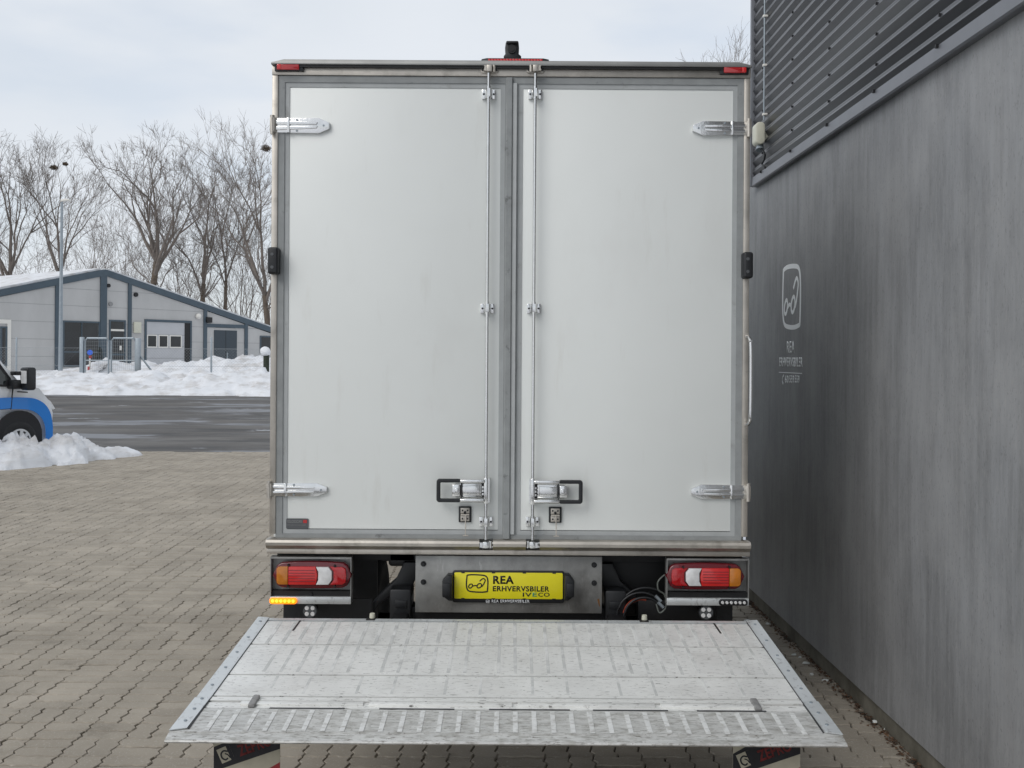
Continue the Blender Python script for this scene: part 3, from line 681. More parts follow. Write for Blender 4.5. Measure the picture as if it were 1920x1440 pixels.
part('plate_clip', black, npl, lambda bm: [add_box(bm, yx0 + f * (yx1 - yx0) - .008, yx0 + f * (yx1 - yx0) + .008, DN - .0035, DN, zz - .003, zz + .003) for f in (.08, .36, .645, .92) for zz in (yz1, yz0)])
def plate_text(s, u0, u1, v0, v1, m=ink, bold=.02, y=DN - .0022, **k):
    xa, zb = T(u0, v1, DN); xb, za = T(u1, v0, DN); return text_mesh('plate_lettering', s, m, npl, rearM(xa, zb, y), xb - xa, za - zb, bold, space=1.10, **k)
plate_text('REA', 924.5, 963.5, 1079.5, 1094.5, bold=.035); plate_text('ERHVERVSBILER', 924, 1030, 1099, 1108.5, bold=.03)
plate_text('IV', 980, 997, 1111, 1118.5); plate_text('E', 998.5, 1006.5, 1111, 1118.5, greenink); plate_text('CO', 1009, 1030.5, 1111, 1118.5)
plate_text('REA ERHVERVSBILER', 922, 993, 1124.5, 1129.8, white_ink, y=DN - .001)
xa, zb = T(911.5, 1130, DN)
part('plate_emblem', white_ink, npl, lambda bm: car_emblem(bm, rearM(xa, zb, DN - .001), .016, .013, .0016), smooth=None)
xa, zb = T(874.5, 1110.5, DN); xb, za = T(915.5, 1077.5, DN)
part('plate_emblem', ink, npl, lambda bm: car_emblem(bm, rearM(xa, zb, DN - .0022), xb - xa, za - zb, .0065), smooth=None)
for u0, u1, s in ((830.5, 849, -1), (1058, 1075.5, 1)):
    x0, z1 = T(u0, 1075, DN); x1, z0 = T(u1, 1122.5, DN)
    xa_, xb_ = (x0, x1) if s < 0 else (x1, x0); h = z1 - z0
    pl = part('plate_lamp', black, truck, lambda bm: add_prism(bm, [(xb_, z0), (xb_ + s * .016, z0), (xa_, z0 + .022), (xa_, z1 - .028), (xb_ + s * .022, z1), (xb_, z1)], 'y', -.035, DN + .02, bevel=.006), smooth=40)
    box('plate_lamp_cover', black, pl, *sorted((xa_ - s * .002, xb_ + s * .008)), -.043, -.03, z0 + .018, z1 - .036, bevel=.004)

# lamp housings with tail lamps
for s in (-1, 1):
    hu0, hu1, hv0, hv1 = (507, 658.5, 1045.5, 1132.5) if s < 0 else (1250, 1404, 1048.5, 1135.5)
    lu0, lu1, lv0, lv1 = (514.5, 656.5, 1052.5, 1105) if s < 0 else (1252, 1393, 1055.5, 1107.5)
    x0, z1 = T(hu0, hv0, -.01); x1, z0 = T(hu1, hv1, -.01)
    def housing(bm):
        add_box(bm, x0 + .002, x1 - .002, .035, .04, z0 + .02, z1)           # back plate
        add_box(bm, x0, x1, -.012, .04, z1 - .004, z1 + .004)                # top lip
        add_box(bm, x0, x0 + .004, -.012, .0395, z0 + .002, z1 - .0045); add_box(bm, x1 - .004, x1, -.012, .0395, z0 + .002, z1 - .0045)
        add_box(bm, x0 + .0045, x1 - .0045, .012, .0345, z0 + .035, z0 + .040)
    hs_ = part('lamp_housing', galv, truck, housing, smooth=None)
    part('housing_step', blackm, hs_, lambda bm: add_box(bm, x0 + .005, x1 - .005, .002, .0340, z0 + .030, z0 + .058))
    box('bottom_rail', alurail, hs_, x0 + .001, x1 - .001, -.016, .034, z0, z0 + .033, bevel=.002)
    part('housing_bolt', black, hs_, lambda bm: add_cyl(bm, ((x0 + x1) / 2, .003, z0 + .044), ((x0 + x1) / 2, -.008, z0 + .044), .007, n=12), smooth=50)
    tx0, tz1 = T(lu0, lv0, -.02); tx1, tz0 = T(lu1, lv1, -.02)
    fx = lambda f: tx0 + f * (tx1 - tx0) if s < 0 else tx1 - f * (tx1 - tx0)      # 0 at the outer end
    zc = (tz0 + tz1) / 2; hh = (tz1 - tz0) / 2
    def lamp_rim(bm):
        n = 18; out_ = []
        for k in range(n + 1):
            f = k / n; out_.append((fx(-.02 + f * 1.04), zc + hh * (.86 + .14 * math.sin(math.pi * f)) * min(1, (min(f, 1 - f) / .10 + .0001)) ** .34))
        low = [(fx(-.02 + 1.04 * k / n), zc - hh * (.86 + .10 * math.sin(math.pi * k / n)) * min(1, (min(k / n, 1 - k / n) / .10 + .0001)) ** .34) for k in range(n - 1, 0, -1)]
        add_prism(bm, out_ + low, 'y', -.022, .036, bevel=.006)
    tl = part('tail_lamp', darkred, truck, lamp_rim, smooth=45)
    def seg(name, mat, pts, y=-.034, bev=.004):
        P_ = [(fx(a), zc + b * hh) for a, b in pts]
        return part(name, mat, tl, lambda bm: add_prism(bm, P_, 'y', y, -.018, bevel=bev), smooth=40)
    seg('amber_lens', amber, [(.035, -.50), (.055, -.62), (.075, -.66), (.185, -.66), (.185, .66), (.075, .66), (.055, .62), (.035, .50)])
    seg('red_lens', redlens2, [(.190, -.66), (.55, -.66), (.575, 0), (.55, .66), (.190, .66)])
    seg('reversing_lens', clear, [(.555, -.64), (.72, -.64), (.765, -.3), (.765, .34), (.72, .64), (.555, .64), (.585, .30), (.585, -.30)], -.037)
    seg('fog_lens', redlens, [(.735, -.66), (.90, -.64), (.945, -.5), (.955, 0), (.945, .5), (.90, .64), (.735, .66), (.785, .32), (.785, -.3)])
    part('lens_rib', darkred, tl, lambda bm: [add_box(bm, *sorted((fx(.2), fx(.54))), -.0352, -.033, zc + q * hh - .0012, zc + q * hh + .0012) for q in (-.4, -.2, 0, .2, .4)])
    part('lens_screw', blackm, tl, lambda bm: [add_cyl(bm, (fx(a), -.022, zc + b * hh), (fx(a), -.038, zc + b * hh), .005, n=10) for a, b in ((.80, .74), (.80, -.74), (.19, .78), (.19, -.78))])
    # warning led bar in the bottom rail (left one lit)
    eu0, eu1, ev0, ev1 = (505.5, 556.5, 1120.5, 1132.5) if s < 0 else (1348, 1401.5, 1123.5, 1135.5)
    ex0, ez1 = T(eu0, ev0, -.02); ex1, ez0 = T(eu1, ev1, -.02)
    ed = part('warning_led', amber_on if s < 0 else black, truck, lambda bm: add_prism(bm, rrect(ex0, ex1, ez0, ez1, .012), 'y', -.026, -.010, bevel=.003), smooth=40)
    for k in range(6):
        xx = ex0 + .016 + k * (ex1 - ex0 - .032) / 5; zz = (ez0 + ez1) / 2
        part('led_lens', amber_core if s < 0 else clear, ed, lambda bm: add_cyl(bm, (xx, -.025, zz), (xx, -.031, zz), .0078, .006, n=14), smooth=50)
    # round work lamp beneath
    wx, wz = T(*((581, 1145.5) if s < 0 else (1324, 1148.5)), .0)
    wl = part('work_lamp', black, truck, lambda bm: (add_cyl(bm, (wx, .0, wz), (wx, .05, wz), .036, .030, n=28), add_box(bm, wx - .012, wx + .012, .012, .03, wz + .025, wz + .05)), smooth=40)
    part('work_lamp_face', labelgrey, wl, lambda bm: add_cyl(bm, (wx, -.003, wz), (wx, .001, wz), .031, n=28), smooth=40)
    for q in range(4):
        ax, az = wx + .0135 * (1 if q % 2 else -1), wz + .0135 * (1 if q // 2 else -1)
        part('work_lamp_led', clear, wl, lambda bm: (add_cyl(bm, (ax, -.0025, az), (ax, -.006, az), .0105, .009, n=16)), smooth=40)
    part('lamp_bracket', blackm, truck, lambda bm: add_box(bm, x0 + .02, x1 - .02, .045, .06, ZB - .06, ZB - .005))

# chassis: rails, axle, wheels, mudguards, tail lift column and arms, hoses
part('chassis_rail', blackm, truck, lambda bm: add_box(bm, -.43, -.36, .14, 6.2, .70, .86, bevel=.008))
part('chassis_rail', blackm, truck, lambda bm: add_box(bm, .36, .43, .14, 6.2, .70, .86, bevel=.008))
part('cross_member', blackm, truck, lambda bm: [add_box(bm, -1.05, 1.05, y, y + .07, .862, .93) for y in (.2, .8, 1.5, 2.2, 2.9, 3.6)], smooth=None)
part('box_floor', blackm, truck, lambda bm: add_box(bm, -1.10, 1.10, .1, 4.28, .931, .954))
AX = .98
part('rear_axle', blackm, truck, lambda bm: (add_cyl(bm, (-.9, AX, .37), (.9, AX, .37), .05, n=16), bmesh.ops.create_uvsphere(bm, u_segments=16, v_segments=10, radius=.17, matrix=Matrix.Translation((0, AX, .37)))), smooth=40)
def wheel_profile(bm, x0, x1, y, z, r):
    n = 40; prof = [(x0 + .02, r * .60), (x0, r * .70), (x0, r * .90), (x0 + .03, r), (x1 - .03, r), (x1, r * .90), (x1, r * .70), (x1 - .02, r * .60)]
    rings = [[bm.verts.new((px, y + pr * math.cos(2 * math.pi * k / n), z + pr * math.sin(2 * math.pi * k / n))) for k in range(n)] for px, pr in prof]
    for a in range(len(rings) - 1):
        for k in range(n): bm.faces.new((rings[a][k], rings[a][(k + 1) % n], rings[a + 1][(k + 1) % n], rings[a + 1][k]))
    bm.faces.new(rings[0]); bm.faces.new(rings[-1][::-1]); bmesh.ops.recalc_face_normals(bm, faces=list(bm.faces))
for s in (-1, 1):
    for a, b in ((.70, .895), (.915, 1.105)):
        wl = part('rear_wheel', tyre, truck, lambda bm: wheel_profile(bm, *sorted((s * a, s * b)), AX, .375, .372), smooth=40)
        part('wheel_rim', galvpole, wl, lambda bm: add_cyl(bm, (s * (a + .03), AX, .375), (s * (b - .03), AX, .375), .20, n=28), smooth=40)
    wl = part('front_wheel', tyre, truck, lambda bm: wheel_profile(bm, *sorted((s * .80, s * 1.0)), 5.3, .372, .370), smooth=40)
    part('wheel_rim', galvpole, wl, lambda bm: add_cyl(bm, (s * .83, 5.3, .372), (s * 1.005, 5.3, .372), .20, n=28), smooth=40)
    part('mudguard', black, truck, lambda bm: add_box(bm, *sorted((s * .675, s * 1.10)), .50, .515, .30, .86))
    # lift column and arm
    part('lift_column', black, truck, lambda bm: (add_box(bm, *sorted((s * .46, s * .562)), .06, .22, .585, .752, bevel=.012), add_box(bm, *sorted((s * .48, s * .535)), .052, .07, .665, .70, bevel=.003)), smooth=40)
    part('lift_arm', black, truck, lambda bm: (add_prism(bm, [(s * .42, .86), (s * .505, .86), (s * .545, .775), (s * .60, .725), (s * .655, .665), (s * .655, .60), (s * .625, .655), (s * .54, .715), (s * .46, .75)], 'y', .16, .24, bevel=.006)), smooth=40)
    part('lift_cylinder', blackm, truck, lambda bm: add_cyl(bm, (s * .52, .45, .45), (s * .52, -.25, .62), .04, n=16), smooth=40)
    part('lift_arm_lower', blackm, truck, lambda bm: add_box(bm, *sorted((s * .47, s * .545)), -.30, .35, .565, .64, bevel=.01), smooth=40)
part('air_tank', black, truck, lambda bm: (add_prism(bm, rrect(-.625, -.44, .852, .925, .02), 'y', .22, .52, bevel=.01), add_prism(bm, rrect(-.585, -.45, .832, .90, .018), 'y', .20, .45, bevel=.01)), smooth=40)
part('torsion_tube', blackm, truck, lambda bm: (add_box(bm, -.56, .56, .10, .22, .56, .66, bevel=.01)), smooth=40)
part('hydraulic_unit', blackm, truck, lambda bm: (add_box(bm, .46, .92, .26, .50, .58, .90, bevel=.02), add_box(bm, .62, 1.0, .10, .22, .60, .70, bevel=.01)), smooth=40)
for s in (-1, 1): part('mud_flap', black, truck, lambda bm: add_box(bm, *sorted((s * .655, s * 1.08)), .13, .14, .52, .69), smooth=None)
def arc(cx, cz, r, a0, a1, y, n=14, ry=.0): return [(cx + r * math.cos(R(a0 + (a1 - a0) * k / n)), y + ry * k / n, cz + r * math.sin(R(a0 + (a1 - a0) * k / n))) for k in range(n + 1)]
hx, hz = T(1205, 1160)
part('red_hose', hose_red, truck, lambda bm: add_tube(bm, arc(hx, hz, .082, 170, 75, .05), .008, 10), smooth=60)
for k, (r_, a0, a1, y) in enumerate(((.115, 185, 40, .055), (.095, 180, 50, .04), (.135, 175, 60, .07))):
    part('black_hose', black, truck, lambda bm: add_tube(bm, arc(hx + .012 * k, hz - .005, r_, a0, a1, y), .006, 10), smooth=60)
gx, gz = T(1243, 1100)
part('grey_cable', hose_grey, truck, lambda bm: add_tube(bm, smoothpts([(gx + .012, .03, gz + .05), (gx - .02, .02, gz + .02), (gx - .018, .02, gz - .02), (gx + .012, .03, gz - .045), (gx + .02, .03, gz - .10), (gx - .01, .03, gz - .13), (gx - .025, .04, gz - .09)]), .004, 8), smooth=60)
part('cable_joint', galvpole, truck, lambda bm: [add_cyl(bm, (gx - .03 + k * .012, .03, gz - .05 - k * .03), (gx - .005 + k * .012, .03, gz - .075 - k * .03), .008, n=10) for k in range(2)], smooth=40)
# cab in front of the box
def cab(bm):
    pts = [(4.42, .45), (6.35, .45), (6.45, .9), (6.35, 1.25), (5.75, 1.45), (5.0, 2.25), (4.42, 2.30)]
    add_prism(bm, pts, 'x', -.98, .98, bevel=.06)
cb = part('cab', vanwhite, truck, cab, smooth=40)
part('cab_glass', glassgreen, cb, lambda bm: [add_prism(bm, [(4.75, 1.45), (5.60, 1.45), (5.0, 2.10), (4.75, 2.12)], 'x', *sorted((s * .978, s * .984))) for s in (-1, 1)], smooth=None)

# tail lift platform, sloping a little down towards its tip
PW = 1.10; PL = 1.245
plat = empty('tail_lift_platform', (0, -.310, .7015)); plat.parent = truck
pitch = math.atan2(.085, PL); plat.rotation_euler = (pitch, 0, 0)          # local -y runs to the tip
def py(v):                                                                 # picture row at the centre -> distance along the platform
    y = v - 672; Y0 = TY - .31; zz = CAMH - .7015
    # y/F*(Y0 - c d) = zz + s d
    return (y / F * Y0 - zz) / (math.sin(pitch) + y / F * math.cos(pitch))
cuts = [0.0, py(1167), py(1211), py(1268), py(1309), py(1331), PL]
RW = .052
def deckpiece(name, mat, y0, y1, z1=.0, x=PW - RW, bev=.002):
    return part(name, mat, plat, lambda bm: add_box(bm, -x + .002, x - .002, -y1 + .006, -y0 - .006, -.009, z1), smooth=None)
deckpiece('front_lip', alurail, cuts[0], cuts[1], .002)
for k in (1, 2, 3): deckpiece('deck_plank', alu, cuts[k], cuts[k + 1])
part('deck_underside', galv, plat, lambda bm: add_box(bm, -PW + .01, PW - .01, -PL * .86, -.01, -.05, -.010))
hy0, hy1 = cuts[4], cuts[5]
deckpiece('hinge_strip', alu, hy0, hy0 + (hy1 - hy0) * .42, .001)
deckpiece('hinge_strip', alu, hy0 + (hy1 - hy0) * .42, hy1, -.002)
for xa, xb in ((-.93, -.50), (-.48, .02), (.04, .52), (.54, .90)):
    part('hinge_bar', alu, plat, lambda bm: add_box(bm, xa, xb, -hy1 + .028, -hy0 - (hy1 - hy0) * .46, -.004, .0045, bevel=.0015))
for xa, xb in ((-.82, -.56), (-.44, -.18), (-.06, .22), (.30, .56), (.66, .90)):
    part('hinge_gap', black, plat, lambda bm: add_box(bm, xa, xb, -hy1 - .004, -hy1 + .006, -.004, .0008))
for q in (-.885, .875): part('foot_spring', rail_dark, plat, lambda bm: add_box(bm, q - .012, q + .012, -hy1 + .004, -hy0 - .012, -.002, .012, bevel=.004))
# tip: wedge that thins towards its edge
def tip(bm):
    y0, y1 = hy1 + .0015, PL
    add_prism(bm, [(-y0, -.030), (-y0, .0), (-y1 + .045, -.001), (-y1, -.008), (-y1 - .003, -.013), (-y1, -.018)], 'x', -PW - .004, PW + .004)
part('platform_tip', alu2, plat, tip, smooth=None)
part('tip_edge', alu2, plat, lambda bm: add_box(bm, -PW, PW, -PL + .046, -PL + .050, -.003, .0012))
for s in (-1, 1):
    part('side_rail', alurail, plat, lambda bm: add_prism(bm, [(s * (PW - RW), -.028), (s * (PW - RW), .003), (s * (PW - .004), .006), (s * PW, .002), (s * PW, -.03)], 'y', -hy0 - .02, -.0), smooth=None)
    part('side_rail_tip', alurail, plat, lambda bm: add_prism(bm, [(s * (PW - RW + .004), -PL + .07), (s * (PW - RW), -hy0 - .022), (s * (PW + .003), -hy0 - .022), (s * (PW + .005), -PL + .05)], 'z', .0015, .0045), smooth=None)
    part('rail_joint', black, plat, lambda bm: add_box(bm, *sorted((s * (PW - RW - .003), s * (PW - RW + .001))), -PL + .07, -.012, -.002, .0022))
    for y in (.06, .27, .45, .62, .80, .93, 1.02, 1.12): part('rail_rivet', galvpole, plat, lambda bm: add_cyl(bm, (s * (PW - .026), -y, .003), (s * (PW - .026), -y, .0072), .006, n=10), smooth=40)
for q in (-.600, .598):
    part('latch_recess', blackm, plat, lambda bm: add_box(bm, q - .020, q + .020, -.030, .0035, -.02, .0028))
    part('latch_button', cream, plat, lambda bm: add_cyl(bm, (q + .004, .006, .0), (q + .004, .006, .022), .013, .011, n=14), smooth=40)
for q, d in ((-.905, 1), (.90, -1)):
    part('deck_slot', blackm, plat, lambda bm: add_prism(bm, [(q - .004, -.03), (q + .004, -.03), (q + .004 - d * .004, -.17), (q - .004 - d * .004, -.17)], 'z', .0003, .0010), smooth=None)
sm = bpy.data.meshes.new('anti_slip_strip')
def strip_mesh(name, w, l, mat):
    bm = bm_new(); add_box(bm, -w / 2, w / 2, -l / 2, l / 2, 0, .0011); me = bpy.data.meshes.new(name); bm.to_mesh(me); bm.free(); me.materials.append(mat); return me
bpy.data.meshes.remove(sm)
rows = [(cuts[1] + .010, cuts[2] - .008, strip_m, .014, -.0002), (cuts[2] + .012, cuts[3] - .03, strip_m, .012, -.0006), (cuts[3] + .01, cuts[4] - .03, strip_m, .010, -.0007), (hy1 + .014, PL - .056, strip_l, .016, .0)]
for (a, b, m, wd, dz) in rows:
    me = strip_mesh('anti_slip_strip', wd, b - a, m)
    for k in range(32):
        x = -.985 + k * .0635
        if m is strip_m and ((a > .45 and (k * 7) % 5 < 3) or (.2 < a < .45 and (k * 5) % 7 == 0)): continue
        o = bpy.data.objects.new('anti_slip_strip', me); COL.objects.link(o); o.parent = plat; o.location = (x, -(a + b) / 2, dz)
# warning flags under the tip
for u0, u1, vtop in ((401, 525, 1389), (1374.5, 1500.5, 1391)):
    YF = 3.60; x0 = at(u0, 1400, YF).x - TX; x1 = at(u1, 1400, YF).x - TX; zt_ = .56; zb_ = .22; yf = YF - TY; W = x1 - x0
    fl = part('warning_flag', flag_cream, truck, lambda bm: add_box(bm, x0, x1, yf, yf + .004, zb_, zt_ + .02))
    zp = lambda v: at(u0, v, YF).z
    a, b = zp(1400), zp(1386)
    z_l, z_r = zp(1400.5 if u0 < 900 else 1413.5), zp(1381 if u0 < 900 else 1387)
    z_l2, z_r2 = zp(1446 if u0 < 900 else 1456), zp(1403 if u0 < 900 else 1412.5)
    part('flag_band', flag_black, fl, lambda bm: add_prism(bm, [(x0, z_l), (x0 + W * .30, min(zt_, z_l + .040)), (x1, min(zt_ + .02, z_r)), (x1, z_r2), (x0, z_l2)], 'y', yf - .0012, yf + .0002), smooth=None)
    part('flag_stripe', flag_red, fl, lambda bm: add_prism(bm, [(x0, z_l2 - .10), (x1, z_r2 - .045), (x1, z_r2 - .10), (x0, z_l2 - .155)], 'y', yf - .0012, yf + .0002), smooth=None)
    Mf = rearM(x0 + W * .13, z_l2 + .026, yf - .0016) @ Matrix.Rotation(R(24), 4, 'Z')
    part('flag_emblem', flag_cream, fl, lambda bm: (bm.faces.new([bm.verts.new(Mf @ Vector(p)) for p in ((0, 0, 0), (.046, 0, 0), (.046, .05, 0), (0, .05, 0))])), smooth=None)
    def curl(bm):
        ribbon(bm, smoothpts([(.026, .010), (.016, .008), (.008, .018), (.010, .032), (.022, .038), (.034, .032), (.046, .038)]), .0055, Mf, .0006)
        ribbon(bm, smoothpts([(.022, .028), (.030, .020), (.034, .008), (.046, .002)]), .004, Mf, .0006)
        ribbon(bm, [(.040, .0), (.040, .05)], .012, Mf, .0005)
    part('flag_emblem_mark', flag_black, fl, curl, smooth=None)
    text_mesh('flag_lettering', 'ZEPRO', faded_red, fl, rearM(x0 + W * .40, z_l2 + .050, yf - .0016) @ Matrix.Rotation(R(20), 4, 'Z'), .118, .040, .03, shear=.0)

# ================================================================== far industrial building on the left
YB0 = 71.0; P0 = at(197, 505, YB0); fd = Vector((.60, .80, 0)); fn_ = Vector((fd.y, -fd.x, 0))
ang = math.atan2(fd.y, fd.x)
def Q(u, v):
    x, y = unroll(u, v); d = Vector((x / F, 1, -y / F)); o_ = Vector((0, 0, CAMH)); t = ((P0 - o_).dot(fn_)) / d.dot(fn_); p = o_ + d * t
    return (p - P0).dot(fd), p.z
GB = 0.88
shop = empty('workshop_building', (P0.x, P0.y, 0), ang)
tag(shop, 'pale grey workshop with slate blue frame, gable roof and snow on it', 'building')
# local: x along the facade (to the right and away), -y outwards, z up
ridge = P0.z; tl_, tr_ = .245, .245; QL, QR = -17.0, 21.0
eaveL, eaveR = ridge + QL * tl_, ridge - QR * tr_
DEP = 26
wt_ = .42
part('wall', conc, shop, lambda bm: add_prism(bm, [(QL + .3, GB - .5), (QR - .3, GB - .5), (QR - .3, eaveR - wt_), (0, ridge - wt_), (QL + .3, eaveL - wt_)], 'y', .0, DEP), smooth=None)
rf = part('roof', teal, shop, lambda bm: (add_prism(bm, [(QL, eaveL), (0, ridge), (QR, eaveR), (QR, eaveR - wt_), (0, ridge - wt_), (QL, eaveL - wt_)], 'y', -.10, DEP + .2)), smooth=None)
part('roof_snow', snow_m, rf, lambda bm: (add_prism(bm, [(QL + .2, eaveL + .03), (-.25, ridge - .04), (-.25, ridge + .08), (QL + .2, eaveL + .20)], 'y', .12, DEP), add_prism(bm, [(QR - .2, eaveR + .03), (.25, ridge - .04), (.25, ridge + .08), (QR - .2, eaveR + .20)], 'y', .12, DEP)), smooth=None)
def zroof(q): return ridge - wt_ - abs(q) * .245
def colm(u0, u1):
    a, _ = Q(u0, 640); b, _ = Q(u1, 640)
    part('column', teal, shop, lambda bm: add_box(bm, a, b, -.09, .0, GB - .3, zroof((a + b) / 2) + .02), smooth=None)
for c in ((102.5, 110), (187, 199), (239, 245.5), (381, 387), (458, 463.5)): colm(*c)
for qz in (1.05, 2.15, 3.25, 4.35, 5.45):
    z = GB + qz - .15
    lim = min(QR - .4, (ridge - wt_ - z) / .245); liml = max(QL + .4, -(ridge - wt_ - z) / .245)
    if lim > liml: part('panel_joint', labeltext, shop, lambda bm: add_box(bm, liml, lim, -.004, .004, z - .012, z + .012), smooth=None)
def rect(u0, u1, v0, v1):
    a, _ = Q(u0, (v0 + v1) / 2); b, _ = Q(u1, (v0 + v1) / 2); um = (u0 + u1) / 2
    return a, b, Q(um, v1)[1], Q(um, v0)[1]
def window(name, u0, u1, v0, v1, panes, fm=teal, gm=darkgl, fw=.10, sill=None):
    a, b, z0, z1 = rect(u0, u1, v0, v1)
    if sill: z0 = sill
    wnd = part(name, fm, shop, lambda bm: add_loop_frame(bm, [(a, z0), (b, z0), (b, z1), (a, z1)], [(a + fw, z0 + fw), (b - fw, z0 + fw), (b - fw, z1 - fw), (a + fw, z1 - fw)], 'y', -.06, .02), smooth=None)
    cw = (b - a - 2 * fw) / panes
    for k in range(panes):
        x0_, x1_ = a + fw + k * cw, a + fw + (k + 1) * cw
        box('pane', gm, wnd, x0_ + (.03 if k else 0), x1_ - .03, -.02, -.012, z0 + fw, z1 - fw)
        if k: box('mullion', fm, wnd, x0_ - .03, x0_ + .03, -.055, -.005, z0 + fw, z1 - fw)
    return wnd
wnd = window('window', 117, 187, 602, 694, 2, sill=GB + .25)
a, b, z0, z1 = rect(117, 187, 602, 694)
box('transom', teal, wnd, a + .1, b - .1, -.05, -.006, GB + 1.15, GB + 1.25)
dr = window('glazed_door', 204, 235, 600, 692, 1, sill=GB)
a, b, z0, z1 = rect(204, 235, 600, 692)
box('door_transom', whitepaint, dr, a + .12, b - .12, -.045, -.01, z1 - .75, z1 - .62); box('door_rail', teal, dr, a + .1, b - .1, -.05, -.011, GB + 1.0, GB + 1.12)
box('door_notice', whitepaint, dr, (a + b) / 2 + .15, (a + b) / 2 + .32, -.05, -.046, GB + 1.35, GB + 1.65)
# garage door, recessed, with its frame
a, b, z0, z1 = rect(270.5, 358.5, 600, 694)
gd = part('garage_door', teal, shop, lambda bm: (add_box(bm, a, a + .14, -.08, .0, GB - .2, z1), add_box(bm, b - .14, b, -.08, .0, GB - .2, z1), add_box(bm, a + .14, b - .14, -.08, .0, z1 - .16, z1)), smooth=None)
b2 = b - .14 - .70
box('door_leaf', doorgrey, gd, a + .16, b - .16, -.03, -.002, GB - .2, z1 - .17)
box('door_reveal', blackm, gd, b2 + .25, b - .15, -.06, -.031, GB - .2, z1 - .17)
for k in range(1, 4): box('leaf_joint', labeltext, gd, a + .16, b2 + .25, -.033, -.029, GB + k * .82 - .015, GB + k * .82 + .015)
w_ = (b2 - a - .2)
for f0, f1 in ((.03, .26), (.36, .58), (.68, .98)):
    box('leaf_window', whitepaint, gd, a + .18 + w_ * f0 - .08, a + .18 + w_ * f1 + .08, -.050, -.031, GB + 1.55, GB + 2.45)
    box('leaf_pane', darkgl, gd, a + .18 + w_ * f0, a + .18 + w_ * f1, -.055, -.0505, GB + 1.63, GB + 2.37)
# double steel door with beam above, notice strip
a, b, z0, z1 = rect(386.5, 458, 608, 614.5); box('bay_beam', teal, shop, a, b, -.07, .0, z0, z1)
a, b, z0, z1 = rect(401, 443.5, 619.5, 680)
sdr = box('steel_door', doordark, shop, a, b, -.05, .0, GB - .2, z1)
box('door_joint', blackm, sdr, (a + b) / 2 - .02, (a + b) / 2 + .02, -.054, -.05, GB - .2, z1); box('door_handle', galvpole, sdr, (a + b) / 2 + .08, (a + b) / 2 + .16, -.10, -.051, GB + .85, GB + 1.25)
box('notice_strip', blackm, shop, (a + b) / 2 - .9, (a + b) / 2 + .9, -.03, .0, z1 + .18, z1 + .32)
window('window', 487, 520, 630, 662, 1); window('window', 0, 13, 612, 690, 1, fm=teal, sill=GB + .3)
a, b, z0, z1 = rect(13, 20, 607, 690); box('window_jamb', whitepaint, shop, a, b, -.05, .0, GB, z1); a2, _, _, _ = rect(-30, 20, 607, 690); box('window_head', whitepaint, shop, a2, b, -.052, .0, z1 + .002, z1 + .25)
for u, v, r_, m in ((202.5, 535.5, .13, blackm), (254, 552.5, .15, blackm), (206.5, 570, .14, labeltext)):
    q, z = Q(u, v); part('vent_cap', m, shop, lambda bm: add_cyl(bm, (q, 0, z), (q, -.12, z), r_, n=16), smooth=40)
q, z = Q(369, 593); part('dome_camera', whitepaint, shop, lambda bm: bmesh.ops.create_uvsphere(bm, u_segments=14, v_segments=8, radius=.2, matrix=Matrix.Translation((q, -.2, z))), smooth=40)
q, z = Q(256.5, 612); box('alarm_box', cream, shop, q - .28, q + .28, -.14, 0, z - .45, z + .3, bevel=.03); q, z = Q(390, 600); box('wall_box', blackm, shop, q - .25, q + .25, -.2, 0, z - .2, z + .2, bevel=.03)

# ------------------------------------------------------------------ gate, fence, lamp post, small things in front of it
YG = 60.0; ZGR = .33
def gx(u, v=700, Y=YG): return at(u, v, Y).x
def gate_leaf(name, u0, u1, label):
    x0, x1 = gx(u0), gx(u1); zt_ = at(u0, 634, YG).z
    g = empty(name, (x0, YG, ZGR)); L_ = x1 - x0; H_ = zt_ - ZGR
    part('gate_frame', galvpole, g, lambda bm: (add_tube(bm, [(0, 0, .1), (0, 0, H_ - .15), (.12, 0, H_), (L_ - .12, 0, H_), (L_, 0, H_ - .15), (L_, 0, .1)], .055, 8), add_cyl(bm, (0, 0, .12), (L_, 0, .12), .05, n=8), add_cyl(bm, (0, 0, H_ * .5), (L_, 0, H_ * .5), .03, n=8)), smooth=40)
    o = part('gate_mesh', wire, g, lambda bm: ([add_box(bm, x - .003, x + .003, -.003, .003, .1, H_) for x in [L_ * k / 12 for k in range(1, 12)]], [add_box(bm, 0, L_, -.003, .003, z - .003, z + .003) for z in [.1 + (H_ - .1) * k / 12 for k in range(1, 12)]]), smooth=None); o['kind'] = 'stuff'
    tag(g, label, 'gate', 'swing gate leaves')
gate_leaf('gate_leaf', 159, 203.5, 'galvanised gate leaf beside the blue sign on its post')
gate_leaf('gate_leaf', 208.5, 254, 'galvanised gate leaf hung at the post with the slanted brace')
def post(u, vtop, r_, label, cat='post', brace=False, Y=YG):
    x = gx(u, 700, Y); zt_ = at(u, vtop, Y).z
    p = empty('fence_post', (x, Y, ZGR)); part('post_tube', galvpole, p, lambda bm: add_box(bm, -r_, r_, -r_, r_, -.4, zt_ - ZGR, bevel=.03), smooth=40)
    if brace: part('brace', galvpole, p, lambda bm: add_cyl(bm, (.05, 0, 1.6), (1.25, .1, .0), .05, n=8), smooth=40)
    tag(p, label, cat)
post(153.5, 632, .11, 'thick square galvanised post where the left gate leaf hangs')
post(259, 634, .13, 'thick square galvanised gate post with slanted brace', brace=True)
post(396, 632, .05, 'thin galvanised fence post in front of the steel double door', Y=60.5)
post(30.5, 632, .045, 'thin galvanised fence post behind the parked van', Y=60.5)
